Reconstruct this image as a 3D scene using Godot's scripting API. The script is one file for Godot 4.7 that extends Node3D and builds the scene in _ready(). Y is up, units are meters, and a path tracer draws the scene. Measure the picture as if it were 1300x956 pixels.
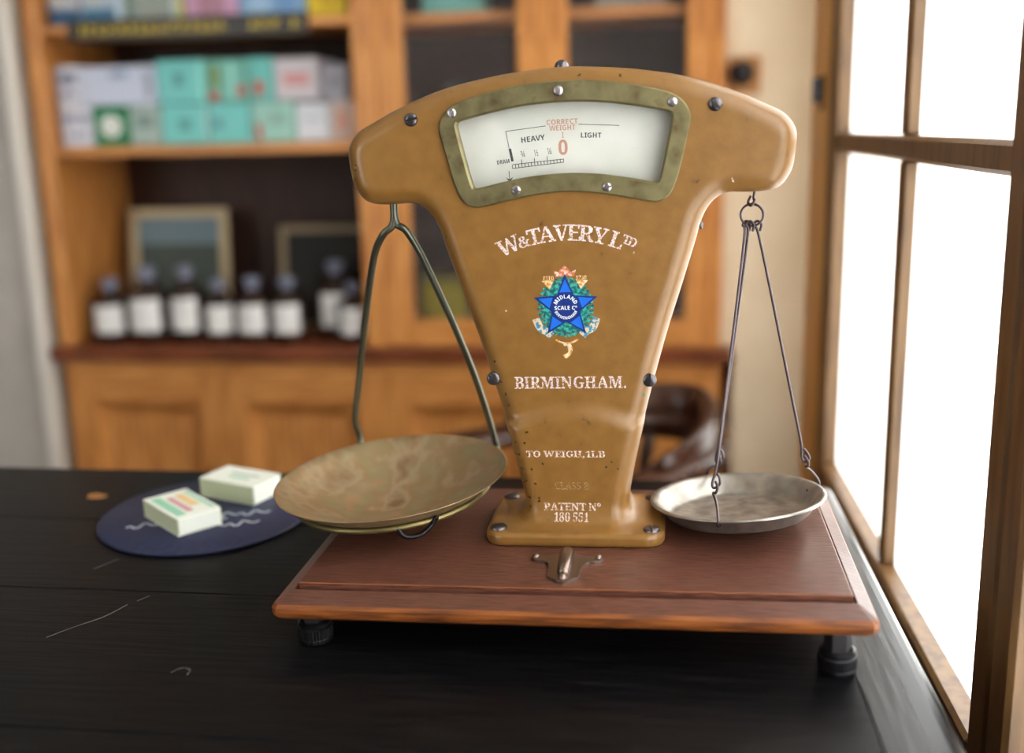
extends Node3D

const T := 0.90            # height of the counter top
var M := {}
var taken := {}
var rng := RandomNumberGenerator.new()

func _ready() -> void:
	rng.seed = 7
	# ---------------------------------------------------------------- camera
	var cam := Camera3D.new()
	cam.name = "camera"
	add_child(cam)
	var fpx := 1294.0
	var b := Basis(Vector3.UP, deg_to_rad(7.52)) * Basis(Vector3.RIGHT, deg_to_rad(-11.85)) * Basis(Vector3.BACK, deg_to_rad(-1.375))
	cam.transform = Transform3D(b, Vector3(0, T + 0.38, 0))
	var at := CameraAttributesPhysical.new()
	at.frustum_focal_length = 35.8
	at.frustum_focus_distance = 0.815
	at.frustum_near = 0.05
	at.frustum_far = 200.0
	at.exposure_aperture = 2.0
	cam.attributes = at
	cam.projection = Camera3D.PROJECTION_FRUSTUM
	cam.near = 0.05
	cam.far = 200.0
	cam.size = 956.0 / fpx * cam.near
	cam.frustum_offset = Vector2(0, -45.0 / fpx * cam.near)
	cam.current = true
	# ---------------------------------------------------------------- sky and exposure
	var env := Environment.new()
	env.background_mode = Environment.BG_SKY
	var sm := ProceduralSkyMaterial.new()
	sm.sky_top_color = Color(0.93, 0.95, 0.96)
	sm.sky_horizon_color = Color(1.0, 0.985, 0.96)
	sm.sky_curve = 0.3
	sm.ground_bottom_color = Color(0.84, 0.82, 0.79)
	sm.ground_horizon_color = Color(0.92, 0.91, 0.88)
	sm.energy_multiplier = 12.0
	var sky := Sky.new()
	sky.sky_material = sm
	env.sky = sky
	env.tonemap_mode = Environment.TONE_MAPPER_LINEAR
	env.tonemap_exposure = 1.12
	env.sdfgi_enabled = true
	env.ssao_enabled = true
	env.ssil_enabled = true
	var we := WorldEnvironment.new()
	we.name = "environment"
	we.environment = env
	add_child(we)
	# ---------------------------------------------------------------- scene
	materials()
	room()
	glazed_wall()
	counter()
	dresser()
	chair()
	wall_switch()
	weighing_scale()
	bowl_pan()
	dish_pan()
	mat_and_boxes()
	shelf_goods()

# ==================================================================== helpers
func numbered(called: String) -> String:
	if not taken.has(called):
		taken[called] = 0
		return called
	taken[called] += 1
	return "%s_%03d" % [called, taken[called]]

func thing(called: String, label: String, category: String, pos := Vector3.ZERO, basis_ := Basis.IDENTITY, group := "") -> Node3D:
	var o := Node3D.new()
	o.name = numbered(called)
	add_child(o)
	o.transform = Transform3D(basis_, pos)
	o.set_meta("label", label)
	o.set_meta("category", category)
	if group != "":
		o.set_meta("group", group)
	return o

func structure(called: String, pos := Vector3.ZERO) -> Node3D:
	var o := Node3D.new()
	o.name = called
	add_child(o)
	o.position = pos
	o.set_meta("kind", "structure")
	return o

func part(called: String, mesh: Mesh, m: Material, parent: Node3D, xf := Transform3D.IDENTITY, label := "") -> MeshInstance3D:
	var o := MeshInstance3D.new()
	o.name = called
	o.mesh = mesh
	o.material_override = m
	o.transform = xf
	parent.add_child(o, true)
	if label != "":
		o.set_meta("label", label)
	return o

func at_(p: Vector3) -> Transform3D:
	return Transform3D(Basis.IDENTITY, p)

func st_new(smooth := true) -> SurfaceTool:
	var st := SurfaceTool.new()
	st.begin(Mesh.PRIMITIVE_TRIANGLES)
	st.set_smooth_group(0 if smooth else -1)
	return st

# counter-clockwise as seen from outside
func tri(st: SurfaceTool, a: Vector3, b: Vector3, c: Vector3) -> void:
	st.add_vertex(a)
	st.add_vertex(c)
	st.add_vertex(b)

func quad(st: SurfaceTool, a: Vector3, b: Vector3, c: Vector3, d: Vector3) -> void:
	tri(st, a, b, c)
	tri(st, a, c, d)

func done(st: SurfaceTool) -> ArrayMesh:
	st.generate_normals()
	return st.commit()

# triangle turned so that it faces away from the point o
func tri_out(st: SurfaceTool, a: Vector3, b: Vector3, c: Vector3, o: Vector3) -> void:
	if (b - a).cross(c - a).dot((a + b + c) / 3.0 - o) >= 0.0:
		tri(st, a, b, c)
	else:
		tri(st, a, c, b)

func quad_out(st: SurfaceTool, a: Vector3, b: Vector3, c: Vector3, d: Vector3, o: Vector3) -> void:
	tri_out(st, a, b, c, o)
	tri_out(st, a, c, d, o)

# chamfered box, centred on c
func add_box(st: SurfaceTool, c: Vector3, s: Vector3, bv := 0.002) -> void:
	var h := s * 0.5
	var e: float = minf(bv, minf(h.x, minf(h.y, h.z)) * 0.6)
	var P := func(sx: float, sy: float, sz: float, ax: int) -> Vector3:
		var v := Vector3(sx * (h.x - e), sy * (h.y - e), sz * (h.z - e))
		v[ax] = [sx * h.x, sy * h.y, sz * h.z][ax]
		return c + v
	for ax in 3:
		for s0 in [-1.0, 1.0]:
			var q: Array[Vector3] = []
			for k in [[-1.0, -1.0], [1.0, -1.0], [1.0, 1.0], [-1.0, 1.0]]:
				var sg := Vector3.ZERO
				sg[ax] = s0
				sg[(ax + 1) % 3] = k[0]
				sg[(ax + 2) % 3] = k[1]
				q.append(P.call(sg.x, sg.y, sg.z, ax))
			quad_out(st, q[0], q[1], q[2], q[3], c)
	for ax in 3:          # edges along ax
		var u := (ax + 1) % 3
		var w := (ax + 2) % 3
		for su in [-1.0, 1.0]:
			for sw in [-1.0, 1.0]:
				var q: Array[Vector3] = []
				for k in [[-1.0, u], [1.0, u], [1.0, w], [-1.0, w]]:
					var sg := Vector3.ZERO
					sg[ax] = k[0]
					sg[u] = su
					sg[w] = sw
					q.append(P.call(sg.x, sg.y, sg.z, k[1]))
				quad_out(st, q[0], q[1], q[2], q[3], c)
	for sx in [-1.0, 1.0]:
		for sy in [-1.0, 1.0]:
			for sz in [-1.0, 1.0]:
				tri_out(st, P.call(sx, sy, sz, 0), P.call(sx, sy, sz, 1), P.call(sx, sy, sz, 2), c)

var box_cache := {}
func box(s: Vector3, bv := 0.002) -> ArrayMesh:
	var key := [s.snappedf(0.0001), bv]
	if not box_cache.has(key):
		var st := st_new(false)
		add_box(st, Vector3.ZERO, s, bv)
		box_cache[key] = done(st)
	return box_cache[key]

# box between two corners as a part
func slab(called: String, lo: Vector3, hi: Vector3, m: Material, parent: Node3D, bv := 0.002, label := "") -> MeshInstance3D:
	return part(called, box(hi - lo, bv), m, parent, at_((lo + hi) * 0.5), label)

# profile of (radius, height), run from bottom outside upward = outside faces outwards
func lathe(prof: Array, seg := 48, smooth := true, wob := 0.0) -> ArrayMesh:
	var st := st_new(smooth)
	for i in prof.size() - 1:
		var p: Vector2 = prof[i]
		var q: Vector2 = prof[i + 1]
		for k in seg:
			var a := TAU * k / seg
			var b := TAU * (k + 1) / seg
			var wa := 1.0 + (wob if k % 2 == 0 else -wob)
			var wb := 1.0 + (wob if (k + 1) % 2 == 0 else -wob)
			var p0 := Vector3(cos(a) * p.x * wa, p.y, -sin(a) * p.x * wa)
			var p1 := Vector3(cos(b) * p.x * wb, p.y, -sin(b) * p.x * wb)
			var q0 := Vector3(cos(a) * q.x * wa, q.y, -sin(a) * q.x * wa)
			var q1 := Vector3(cos(b) * q.x * wb, q.y, -sin(b) * q.x * wb)
			if p.x > 0.0:
				tri(st, p0, p1, q1)
			if q.x > 0.0:
				tri(st, p0, q1, q0)
	return done(st)

func smooth_path(pts: Array, n := 6, closed := false) -> Array:
	var out := []
	var c := pts.size()
	var last := c if closed else c - 1
	for i in last:
		var p0 = pts[(i - 1 + c) % c] if closed else pts[maxi(i - 1, 0)]
		var p1 = pts[i]
		var p2 = pts[(i + 1) % c]
		var p3 = pts[(i + 2) % c] if closed else pts[mini(i + 2, c - 1)]
		for k in n:
			var t := float(k) / n
			out.append(p1.cubic_interpolate(p2, p0, p3, t))
	if not closed:
		out.append(pts[c - 1])
	return out

# tube along a path; radius may be a float or an array
func add_tube(st: SurfaceTool, pts: Array, rad, seg := 10, closed := false, flat := 1.0) -> void:
	var n := pts.size()
	var up := Vector3.ZERO
	var rings := []
	for i in n:
		var d: Vector3
		if closed:
			d = pts[(i + 1) % n] - pts[(i - 1 + n) % n]
		else:
			d = pts[mini(i + 1, n - 1)] - pts[maxi(i - 1, 0)]
		d = d.normalized()
		if up == Vector3.ZERO:
			up = Vector3.UP if absf(d.y) < 0.9 else Vector3.RIGHT
		up = (up - d * up.dot(d)).normalized()
		var side := d.cross(up)
		var r: float = rad[i] if rad is Array else rad
		var ring := []
		for k in seg:
			var a := TAU * k / seg
			ring.append(pts[i] + side * cos(a) * r + up * sin(a) * r * flat)
		rings.append(ring)
	var m := n if closed else n - 1
	for i in m:
		var A: Array = rings[i]
		var B: Array = rings[(i + 1) % n]
		var mid: Vector3 = (pts[i] + pts[(i + 1) % n]) * 0.5
		for k in seg:
			quad_out(st, A[k], A[(k + 1) % seg], B[(k + 1) % seg], B[k], mid)
	if not closed:
		for k in seg:
			tri_out(st, pts[0], rings[0][k], rings[0][(k + 1) % seg], pts[1])
			tri_out(st, pts[n - 1], rings[n - 1][k], rings[n - 1][(k + 1) % seg], pts[n - 2])

func tube(pts: Array, rad, seg := 10, closed := false, flat := 1.0) -> ArrayMesh:
	var st := st_new()
	add_tube(st, pts, rad, seg, closed, flat)
	return done(st)

func circle_path(c: Vector3, u: Vector3, v: Vector3, n := 24) -> Array:
	var out := []
	for k in n:
		var a := TAU * k / n
		out.append(c + u * cos(a) + v * sin(a))
	return out

# polygon in the xy plane given thickness from z0 to z1
func add_prism(st: SurfaceTool, poly: PackedVector2Array, z0: float, z1: float) -> void:
	var p := poly
	if Geometry2D.is_polygon_clockwise(p):
		p = p.duplicate()
		p.reverse()
	var idx := Geometry2D.triangulate_polygon(p)
	for i in range(0, idx.size(), 3):
		var a := p[idx[i]]
		var b := p[idx[i + 1]]
		var c := p[idx[i + 2]]
		if (b - a).cross(c - a) < 0.0:
			var s := b
			b = c
			c = s
		tri(st, Vector3(a.x, a.y, z1), Vector3(b.x, b.y, z1), Vector3(c.x, c.y, z1))
		tri(st, Vector3(a.x, a.y, z0), Vector3(c.x, c.y, z0), Vector3(b.x, b.y, z0))
	for i in p.size():
		var a := p[i]
		var b := p[(i + 1) % p.size()]
		quad(st, Vector3(a.x, a.y, z0), Vector3(b.x, b.y, z0), Vector3(b.x, b.y, z1), Vector3(a.x, a.y, z1))

func prism(poly: PackedVector2Array, z0: float, z1: float) -> ArrayMesh:
	var st := st_new(false)
	add_prism(st, poly, z0, z1)
	return done(st)

func ellipse_poly(c: Vector2, rx: float, ry: float, n := 32, turn := 0.0) -> PackedVector2Array:
	var p := PackedVector2Array()
	for k in n:
		var a := TAU * k / n
		p.append(c + Vector2(cos(a) * rx, sin(a) * ry).rotated(turn))
	return p

# a stroke of even width along a 2D path
func stroke(pts: Array, w: float) -> PackedVector2Array:
	var l := PackedVector2Array()
	var r := PackedVector2Array()
	for i in pts.size():
		var d: Vector2 = (pts[mini(i + 1, pts.size() - 1)] - pts[maxi(i - 1, 0)]).normalized()
		var n := Vector2(-d.y, d.x) * w * 0.5
		l.append(pts[i] + n)
		r.append(pts[i] - n)
	r.reverse()
	l.append_array(r)
	return l

# ------------------------------------------------------------ lettering
var fonts := {}
func font(kind: String) -> SystemFont:
	if not fonts.has(kind):
		var f := SystemFont.new()
		f.font_names = PackedStringArray(["Droid Serif" if kind.begins_with("serif") else "Droid Sans"])
		f.font_weight = 700 if kind.ends_with("bold") else 400
		fonts[kind] = f
	return fonts[kind]

var glyphs := {}
func glyph_mesh(s: String, kind: String) -> ArrayMesh:
	var key := s + kind
	if not glyphs.has(key):
		var t := TextMesh.new()
		t.text = s
		t.font = font(kind)
		t.font_size = 48
		t.pixel_size = 0.01
		t.depth = 0.02
		t.curve_step = 2.0
		t.horizontal_alignment = HORIZONTAL_ALIGNMENT_CENTER
		t.vertical_alignment = VERTICAL_ALIGNMENT_CENTER
		var st := SurfaceTool.new()
		st.append_from(t, 0, Transform3D.IDENTITY)
		glyphs[key] = st.commit()
	return glyphs[key]

# one word centred on c, fitted to width w and height h, standing proud by d
func add_word(st: SurfaceTool, s: String, kind: String, c: Vector3, w: float, h: float, d := 0.00025, turn := 0.0) -> void:
	var m := glyph_mesh(s, kind)
	var bb := m.get_aabb()
	var k := Vector3(w / bb.size.x, h / bb.size.y, d / bb.size.z)
	var mid := bb.get_center()
	var xf := Transform3D(Basis.from_scale(k), -mid * k)
	xf = Transform3D(Basis(Vector3.BACK, turn), c) * xf
	st.append_from(m, 0, xf)

# letters along an arc: the arc's centre, radius, angle of the middle (90 = top), cap height
func add_arc(st: SurfaceTool, letters: Array, kind: String, c: Vector3, rad: float, total: float, h: float, top := true, d := 0.00025) -> void:
	var widths := []
	var sum := 0.0
	for e in letters:
		var s: String = e[0] if e is Array else e
		var hh: float = h * (e[1] if e is Array else 1.0)
		if s == " ":
			widths.append(h * 0.35)
		else:
			var bb := glyph_mesh(s, kind).get_aabb()
			var ref := glyph_mesh("H", kind).get_aabb().size.y
			widths.append(bb.size.x * (hh / ref))
		sum += widths[-1]
	var gap := (total - sum) / maxf(letters.size() - 1, 1)
	var run := -total * 0.5
	for i in letters.size():
		var e = letters[i]
		var s: String = e[0] if e is Array else e
		var hh: float = h * (e[1] if e is Array else 1.0)
		var lift: float = e[2] * h if e is Array else 0.0
		if s != " ":
			var a: float = (run + widths[i] * 0.5) / rad
			var q: Vector3
			if top:
				q = c + Vector3(sin(a), cos(a), 0) * (rad + lift)
				add_word(st, s, kind, q, widths[i], hh, d, -a)
			else:
				q = c + Vector3(sin(a), -cos(a), 0) * (rad - lift)
				add_word(st, s, kind, q, widths[i], hh, d, a)
		run += widths[i] + gap

# ==================================================================== materials
func noise_tex(seed_: int, freq: float, cols: Array, stops: Array, size := 512, oct := 4, type := FastNoiseLite.TYPE_SIMPLEX_SMOOTH) -> NoiseTexture2D:
	var n := FastNoiseLite.new()
	n.seed = seed_
	n.noise_type = type
	n.frequency = freq
	n.fractal_octaves = oct
	var t := NoiseTexture2D.new()
	t.width = size
	t.height = size
	t.seamless = true
	t.noise = n
	if cols.size():
		var g := Gradient.new()
		g.colors = PackedColorArray(cols)
		g.offsets = PackedFloat32Array(stops)
		t.color_ramp = g
	return t

func plain(col: Color, rough := 0.6, metal := 0.0, spec := 0.5) -> StandardMaterial3D:
	var m := StandardMaterial3D.new()
	m.albedo_color = col
	m.roughness = rough
	m.metallic = metal
	m.metallic_specular = spec
	return m

func textured(tex: Texture2D, scale: Vector3, rough := 0.6, metal := 0.0, world := false) -> StandardMaterial3D:
	var m := StandardMaterial3D.new()
	m.albedo_texture = tex
	m.uv1_triplanar = true
	m.uv1_world_triplanar = world
	m.uv1_scale = scale
	m.roughness = rough
	m.metallic = metal
	return m

func c8(r: int, g: int, b: int) -> Color:
	return Color(r / 255.0, g / 255.0, b / 255.0)

func with_bump(m: StandardMaterial3D, tex: Texture2D, cm: float) -> StandardMaterial3D:
	m.heightmap_enabled = true
	m.heightmap_texture = tex
	m.heightmap_scale = cm
	return m

func materials() -> void:
	var fine := noise_tex(11, 0.06, [Color.BLACK, Color.WHITE], [0.25, 0.75], 512, 3)
	var grain := noise_tex(12, 0.02, [Color.BLACK, Color.WHITE], [0.2, 0.8], 512, 5)
	# the enamel of the scale: ochre, mottled, with small dark chips
	var pt := noise_tex(21, 0.016, [c8(56, 41, 23), c8(106, 75, 34), c8(127, 89, 39), c8(133, 94, 42), c8(142, 101, 47)], [0.0, 0.07, 0.14, 0.5, 1.0], 1024, 6)
	M.paint = textured(pt, Vector3.ONE * 3.0, 0.36)
	M.paint.clearcoat_enabled = true
	M.paint.clearcoat = 0.35
	M.paint.clearcoat_roughness = 0.28
	with_bump(M.paint, fine, 0.006)
	# tarnished brass of the bezel
	var bt := noise_tex(22, 0.012, [c8(112, 90, 62), c8(122, 112, 80), c8(136, 128, 92), c8(146, 138, 100), c8(126, 114, 80)], [0.08, 0.25, 0.5, 0.75, 0.97], 512, 5)
	M.bezel = textured(bt, Vector3.ONE * 6.0, 0.42, 0.75)
	M.steel = textured(noise_tex(23, 0.03, [c8(176, 172, 176), c8(214, 210, 214)], [0.2, 0.8], 256), Vector3.ONE * 20.0, 0.3, 1.0)
	M.gunmetal = plain(c8(104, 100, 104), 0.3, 0.9)
	M.gunmetal_warm = plain(c8(134, 118, 108), 0.28, 0.9)
	M.chip = plain(c8(58, 44, 28), 0.6)
	M.wire = plain(c8(92, 82, 86), 0.34, 0.9)
	M.bail = plain(c8(104, 106, 92), 0.36, 0.9)
	M.foot = plain(c8(46, 45, 48), 0.32, 0.85)
	# bowl: brown patinated brass
	var ct := noise_tex(24, 0.007, [c8(138, 106, 74), c8(184, 166, 136), c8(170, 138, 100), c8(160, 150, 112), c8(186, 152, 116)], [0.15, 0.38, 0.5, 0.64, 0.85], 512, 5)
	M.bowl = textured(ct, Vector3.ONE * 4.0, 0.42, 0.7)
	M.strap = plain(c8(134, 122, 82), 0.45, 0.85)
	var tt := noise_tex(25, 0.012, [c8(134, 129, 121), c8(160, 156, 148), c8(184, 180, 172)], [0.2, 0.5, 0.8], 512, 5)
	M.tin = textured(tt, Vector3.ONE * 7.0, 0.36, 0.85)
	# red-brown varnished board of the scale
	var wt := noise_tex(26, 0.012, [c8(66, 39, 31), c8(85, 51, 40), c8(97, 59, 47), c8(107, 67, 54), c8(92, 58, 49)], [0.12, 0.35, 0.5, 0.7, 0.92], 1024, 6)
	M.board = textured(wt, Vector3(3.0, 30.0, 34.0), 0.31)
	with_bump(M.board, grain, 0.012)
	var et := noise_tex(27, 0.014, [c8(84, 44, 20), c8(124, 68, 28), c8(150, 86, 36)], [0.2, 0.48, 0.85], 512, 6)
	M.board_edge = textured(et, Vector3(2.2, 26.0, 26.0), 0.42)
	# black painted counter with brown wear along the grain
	var kt := noise_tex(28, 0.012, [c8(7, 7, 9), c8(11, 11, 13), c8(15, 15, 16), c8(31, 27, 25)], [0.2, 0.5, 0.74, 0.98], 1024, 6)
	M.counter = textured(kt, Vector3(0.8, 9.0, 10.0), 0.34)
	with_bump(M.counter, grain, 0.012)
	M.counter.metallic_specular = 0.25
	M.counter_end = textured(kt, Vector3(10.0, 9.0, 0.8), 0.3)
	with_bump(M.counter_end, grain, 0.012)
	M.counter_end.metallic_specular = 0.4
	M.bare_wood = plain(c8(150, 100, 52), 0.6)
	M.scratch = plain(c8(120, 118, 116), 0.6)
	# pine of the dresser
	var ptx := noise_tex(29, 0.011, [c8(172, 106, 50), c8(204, 136, 68), c8(218, 152, 82), c8(194, 122, 58)], [0.15, 0.42, 0.65, 0.9], 512, 5)
	M.pine_v = textured(ptx, Vector3(10.0, 0.9, 10.0), 0.4)
	M.pine_h = textured(ptx, Vector3(0.9, 10.0, 10.0), 0.4)
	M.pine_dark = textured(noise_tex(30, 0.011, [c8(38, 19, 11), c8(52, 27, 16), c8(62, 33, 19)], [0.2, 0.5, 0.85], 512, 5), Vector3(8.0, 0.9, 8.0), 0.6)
	M.ledge = textured(noise_tex(31, 0.011, [c8(92, 46, 26), c8(126, 66, 38), c8(140, 76, 46)], [0.2, 0.5, 0.85], 512, 5), Vector3(0.9, 8.0, 8.0), 0.28)
	M.pane = plain(Color(1, 1, 1, 0.02), 0.02)
	M.pane.transparency = BaseMaterial3D.TRANSPARENCY_ALPHA
	M.frosted = plain(Color(0.95, 0.97, 0.97, 0.85), 0.6)
	M.frosted.backlight_enabled = true
	M.frosted.backlight = Color(1, 1, 1)
	M.frosted.transparency = BaseMaterial3D.TRANSPARENCY_ALPHA
	M.window_wood = textured(noise_tex(32, 0.011, [c8(88, 62, 36), c8(112, 82, 48), c8(122, 92, 56)], [0.2, 0.5, 0.85], 512, 5), Vector3(8.0, 0.9, 8.0), 0.4)
	M.casing = textured(noise_tex(50, 0.011, [c8(206, 146, 76), c8(226, 168, 96), c8(234, 178, 106)], [0.2, 0.5, 0.85], 256, 4), Vector3(8.0, 0.8, 8.0), 0.42)
	M.cream = textured(noise_tex(33, 0.01, [c8(240, 224, 196), c8(246, 232, 206)], [0.2, 0.8], 256, 4), Vector3.ONE * 2.0, 0.75)
	M.grey_wall = textured(noise_tex(34, 0.01, [c8(184, 178, 171), c8(193, 187, 180)], [0.2, 0.8], 256, 4), Vector3.ONE * 2.0, 0.8)
	M.white_paint = plain(c8(228, 222, 212), 0.45)
	M.ceiling = plain(c8(232, 228, 220), 0.85)
	M.floor = textured(noise_tex(35, 0.012, [c8(84, 54, 34), c8(120, 82, 54)], [0.2, 0.8], 512, 5), Vector3(0.8, 6.0, 8.0), 0.45)
	M.pavement = textured(noise_tex(36, 0.02, [c8(170, 170, 166), c8(196, 196, 192)], [0.2, 0.8], 512, 4), Vector3.ONE * 0.5, 0.85)
	M.chair = textured(noise_tex(37, 0.011, [c8(44, 24, 16), c8(64, 36, 24), c8(76, 45, 31)], [0.2, 0.5, 0.85], 512, 5), Vector3(6.0, 6.0, 6.0), 0.25)
	M.bakelite = plain(c8(18, 18, 22), 0.25)
	M.block = plain(c8(196, 142, 88), 0.5)
	# print on the scale: worn white and gilt lettering
	M.letter = textured(noise_tex(41, 0.09, [c8(140, 96, 42), c8(206, 160, 124), c8(224, 210, 206), c8(232, 226, 236), c8(168, 158, 186), c8(196, 140, 84)], [0.2, 0.36, 0.46, 0.6, 0.74, 0.82], 512, 3), Vector3.ONE * 9.0, 0.45)
	M.letter_faint = textured(noise_tex(42, 0.09, [c8(140, 96, 42), c8(190, 140, 96), c8(226, 200, 186), c8(228, 218, 218)], [0.22, 0.36, 0.46, 0.7], 512, 3), Vector3.ONE * 9.0, 0.45)
	M.letter_ghost = textured(noise_tex(43, 0.09, [c8(136, 94, 42), c8(138, 112, 76), c8(178, 152, 118)], [0.25, 0.42, 0.75], 512, 3), Vector3.ONE * 9.0, 0.45)
	M.gilt = textured(noise_tex(44, 0.1, [c8(190, 130, 52), c8(228, 178, 112), c8(232, 214, 196)], [0.3, 0.5, 0.75], 256, 3), Vector3.ONE * 9.0, 0.45)
	M.navy = plain(c8(14, 44, 120), 0.4)
	M.blue = plain(c8(24, 104, 214), 0.4)
	M.teal = textured(noise_tex(45, 0.1, [c8(14, 84, 86), c8(30, 138, 130), c8(66, 176, 160)], [0.3, 0.55, 0.75], 256, 3), Vector3.ONE * 10.0, 0.45)
	M.white_ink = plain(c8(226, 232, 240), 0.5)
	M.ribbon = textured(noise_tex(46, 0.1, [c8(60, 130, 160), c8(200, 196, 190), c8(226, 190, 140)], [0.35, 0.5, 0.7], 256, 3), Vector3.ONE * 10.0, 0.45)
	M.crown = textured(noise_tex(47, 0.1, [c8(180, 110, 60), c8(214, 130, 110), c8(232, 206, 200)], [0.3, 0.5, 0.72], 256, 3), Vector3.ONE * 10.0, 0.45)
	M.card = textured(noise_tex(48, 0.01, [c8(214, 218, 208), c8(226, 228, 220)], [0.2, 0.8], 256, 4), Vector3.ONE * 8.0, 0.5)
	M.ink = plain(c8(50, 52, 58), 0.6)
	M.ink_red = plain(c8(196, 140, 116), 0.6)
	M.mat_blue = textured(noise_tex(49, 0.04, [c8(24, 30, 58), c8(34, 42, 76)], [0.2, 0.8], 256, 3), Vector3.ONE * 10.0, 0.55)
	M.chalk = plain(c8(188, 194, 204), 0.7)
	M.carton = plain(c8(232, 236, 224), 0.55)
	M.carton_side = plain(c8(196, 204, 170), 0.6)
	M.print_green = plain(c8(150, 206, 176), 0.55)
	M.print_pink = plain(c8(206, 150, 158), 0.55)
	M.print_orange = plain(c8(226, 196, 140), 0.55)
	M.print_grey = plain(c8(186, 192, 186), 0.55)

# ==================================================================== room
func room() -> void:
	var o := structure("floor")
	slab("floor_slab", Vector3(-4.12, -0.1, -2.8), Vector3(0.40, 0.0, 1.4), M.floor, o)
	o = structure("ceiling")
	slab("ceiling_slab", Vector3(-4.12, 2.6, -2.8), Vector3(0.52, 2.72, 1.4), M.ceiling, o)
	o = structure("wall_back")
	slab("wall_panel", Vector3(-4.0, 0.0, -2.80), Vector3(-1.425, 2.6, -2.27), M.grey_wall, o, 0.001)
	slab("wall_panel", Vector3(0.200, 0.0, -2.80), Vector3(0.52, 2.6, -2.285), M.cream, o, 0.001)
	slab("wall_panel", Vector3(0.171, 0.788, -2.80), Vector3(0.200, 2.2, -2.285), M.cream, o, 0.001)
	slab("wall_panel", Vector3(-1.425, 2.2, -2.80), Vector3(0.20, 2.6, -2.285), M.cream, o, 0.001)
	slab("wall_panel", Vector3(-1.425, 0.0, -2.80), Vector3(0.20, 2.2, -2.66), M.cream, o, 0.001)
	o = structure("wall_left")
	slab("wall_panel", Vector3(-4.12, 0.0, -2.80), Vector3(-4.0, 2.6, 1.4), M.pine_dark, o, 0.001)
	o = structure("wall_front")
	slab("wall_panel", Vector3(-4.0, 0.0, 1.28), Vector3(0.40, 0.50, 1.4), M.pine_dark, o, 0.001)
	slab("wall_panel", Vector3(-4.0, 2.42, 1.28), Vector3(0.40, 2.6, 1.4), M.cream, o, 0.001)
	slab("wall_panel", Vector3(-4.0, 0.50, 1.28), Vector3(-2.95, 2.42, 1.4), M.pine_dark, o, 0.001)
	slab("wall_panel", Vector3(-1.65, 0.50, 1.28), Vector3(0.40, 2.42, 1.4), M.pine_dark, o, 0.001)
	o = structure("wall_right")
	slab("wall_panel", Vector3(0.40, 0.55, -2.285), Vector3(0.52, 2.3, -1.96), M.cream, o, 0.001)
	slab("wall_panel", Vector3(0.40, 0.0, -2.285), Vector3(0.52, 0.55, -1.66), M.cream, o, 0.001)
	slab("wall_panel", Vector3(0.40, 2.3, -2.285), Vector3(0.52, 2.6, -1.66), M.cream, o, 0.001)
	slab("wall_panel", Vector3(0.27, 0.0, -1.66), Vector3(0.40, 0.70, 1.28), M.cream, o, 0.001)
	slab("wall_panel", Vector3(0.27, 2.24, -1.66), Vector3(0.40, 2.6, 1.28), M.cream, o, 0.001)
	slab("wall_panel", Vector3(0.27, 0.70, 0.91), Vector3(0.40, 2.24, 1.28), M.cream, o, 0.001)
	o = structure("trim_1")
	slab("architrave", Vector3(-1.455, 0.0, -2.27), Vector3(-1.425, 2.6, -2.235), M.white_paint, o, 0.004)
	o = structure("baseboard_left")
	slab("board", Vector3(-4.0, 0.0, -2.27), Vector3(-1.455, 0.16, -2.25), M.white_paint, o, 0.004)
	# pavement outside the glass
	o = structure("pavement")
	slab("paving", Vector3(0.55, -0.15, -20.0), Vector3(30.0, -0.02, 1.45), M.pavement, o, 0.002)
	slab("paving", Vector3(-25.0, -0.15, 1.45), Vector3(30.0, -0.02, 25.0), M.pavement, o, 0.002)

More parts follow.
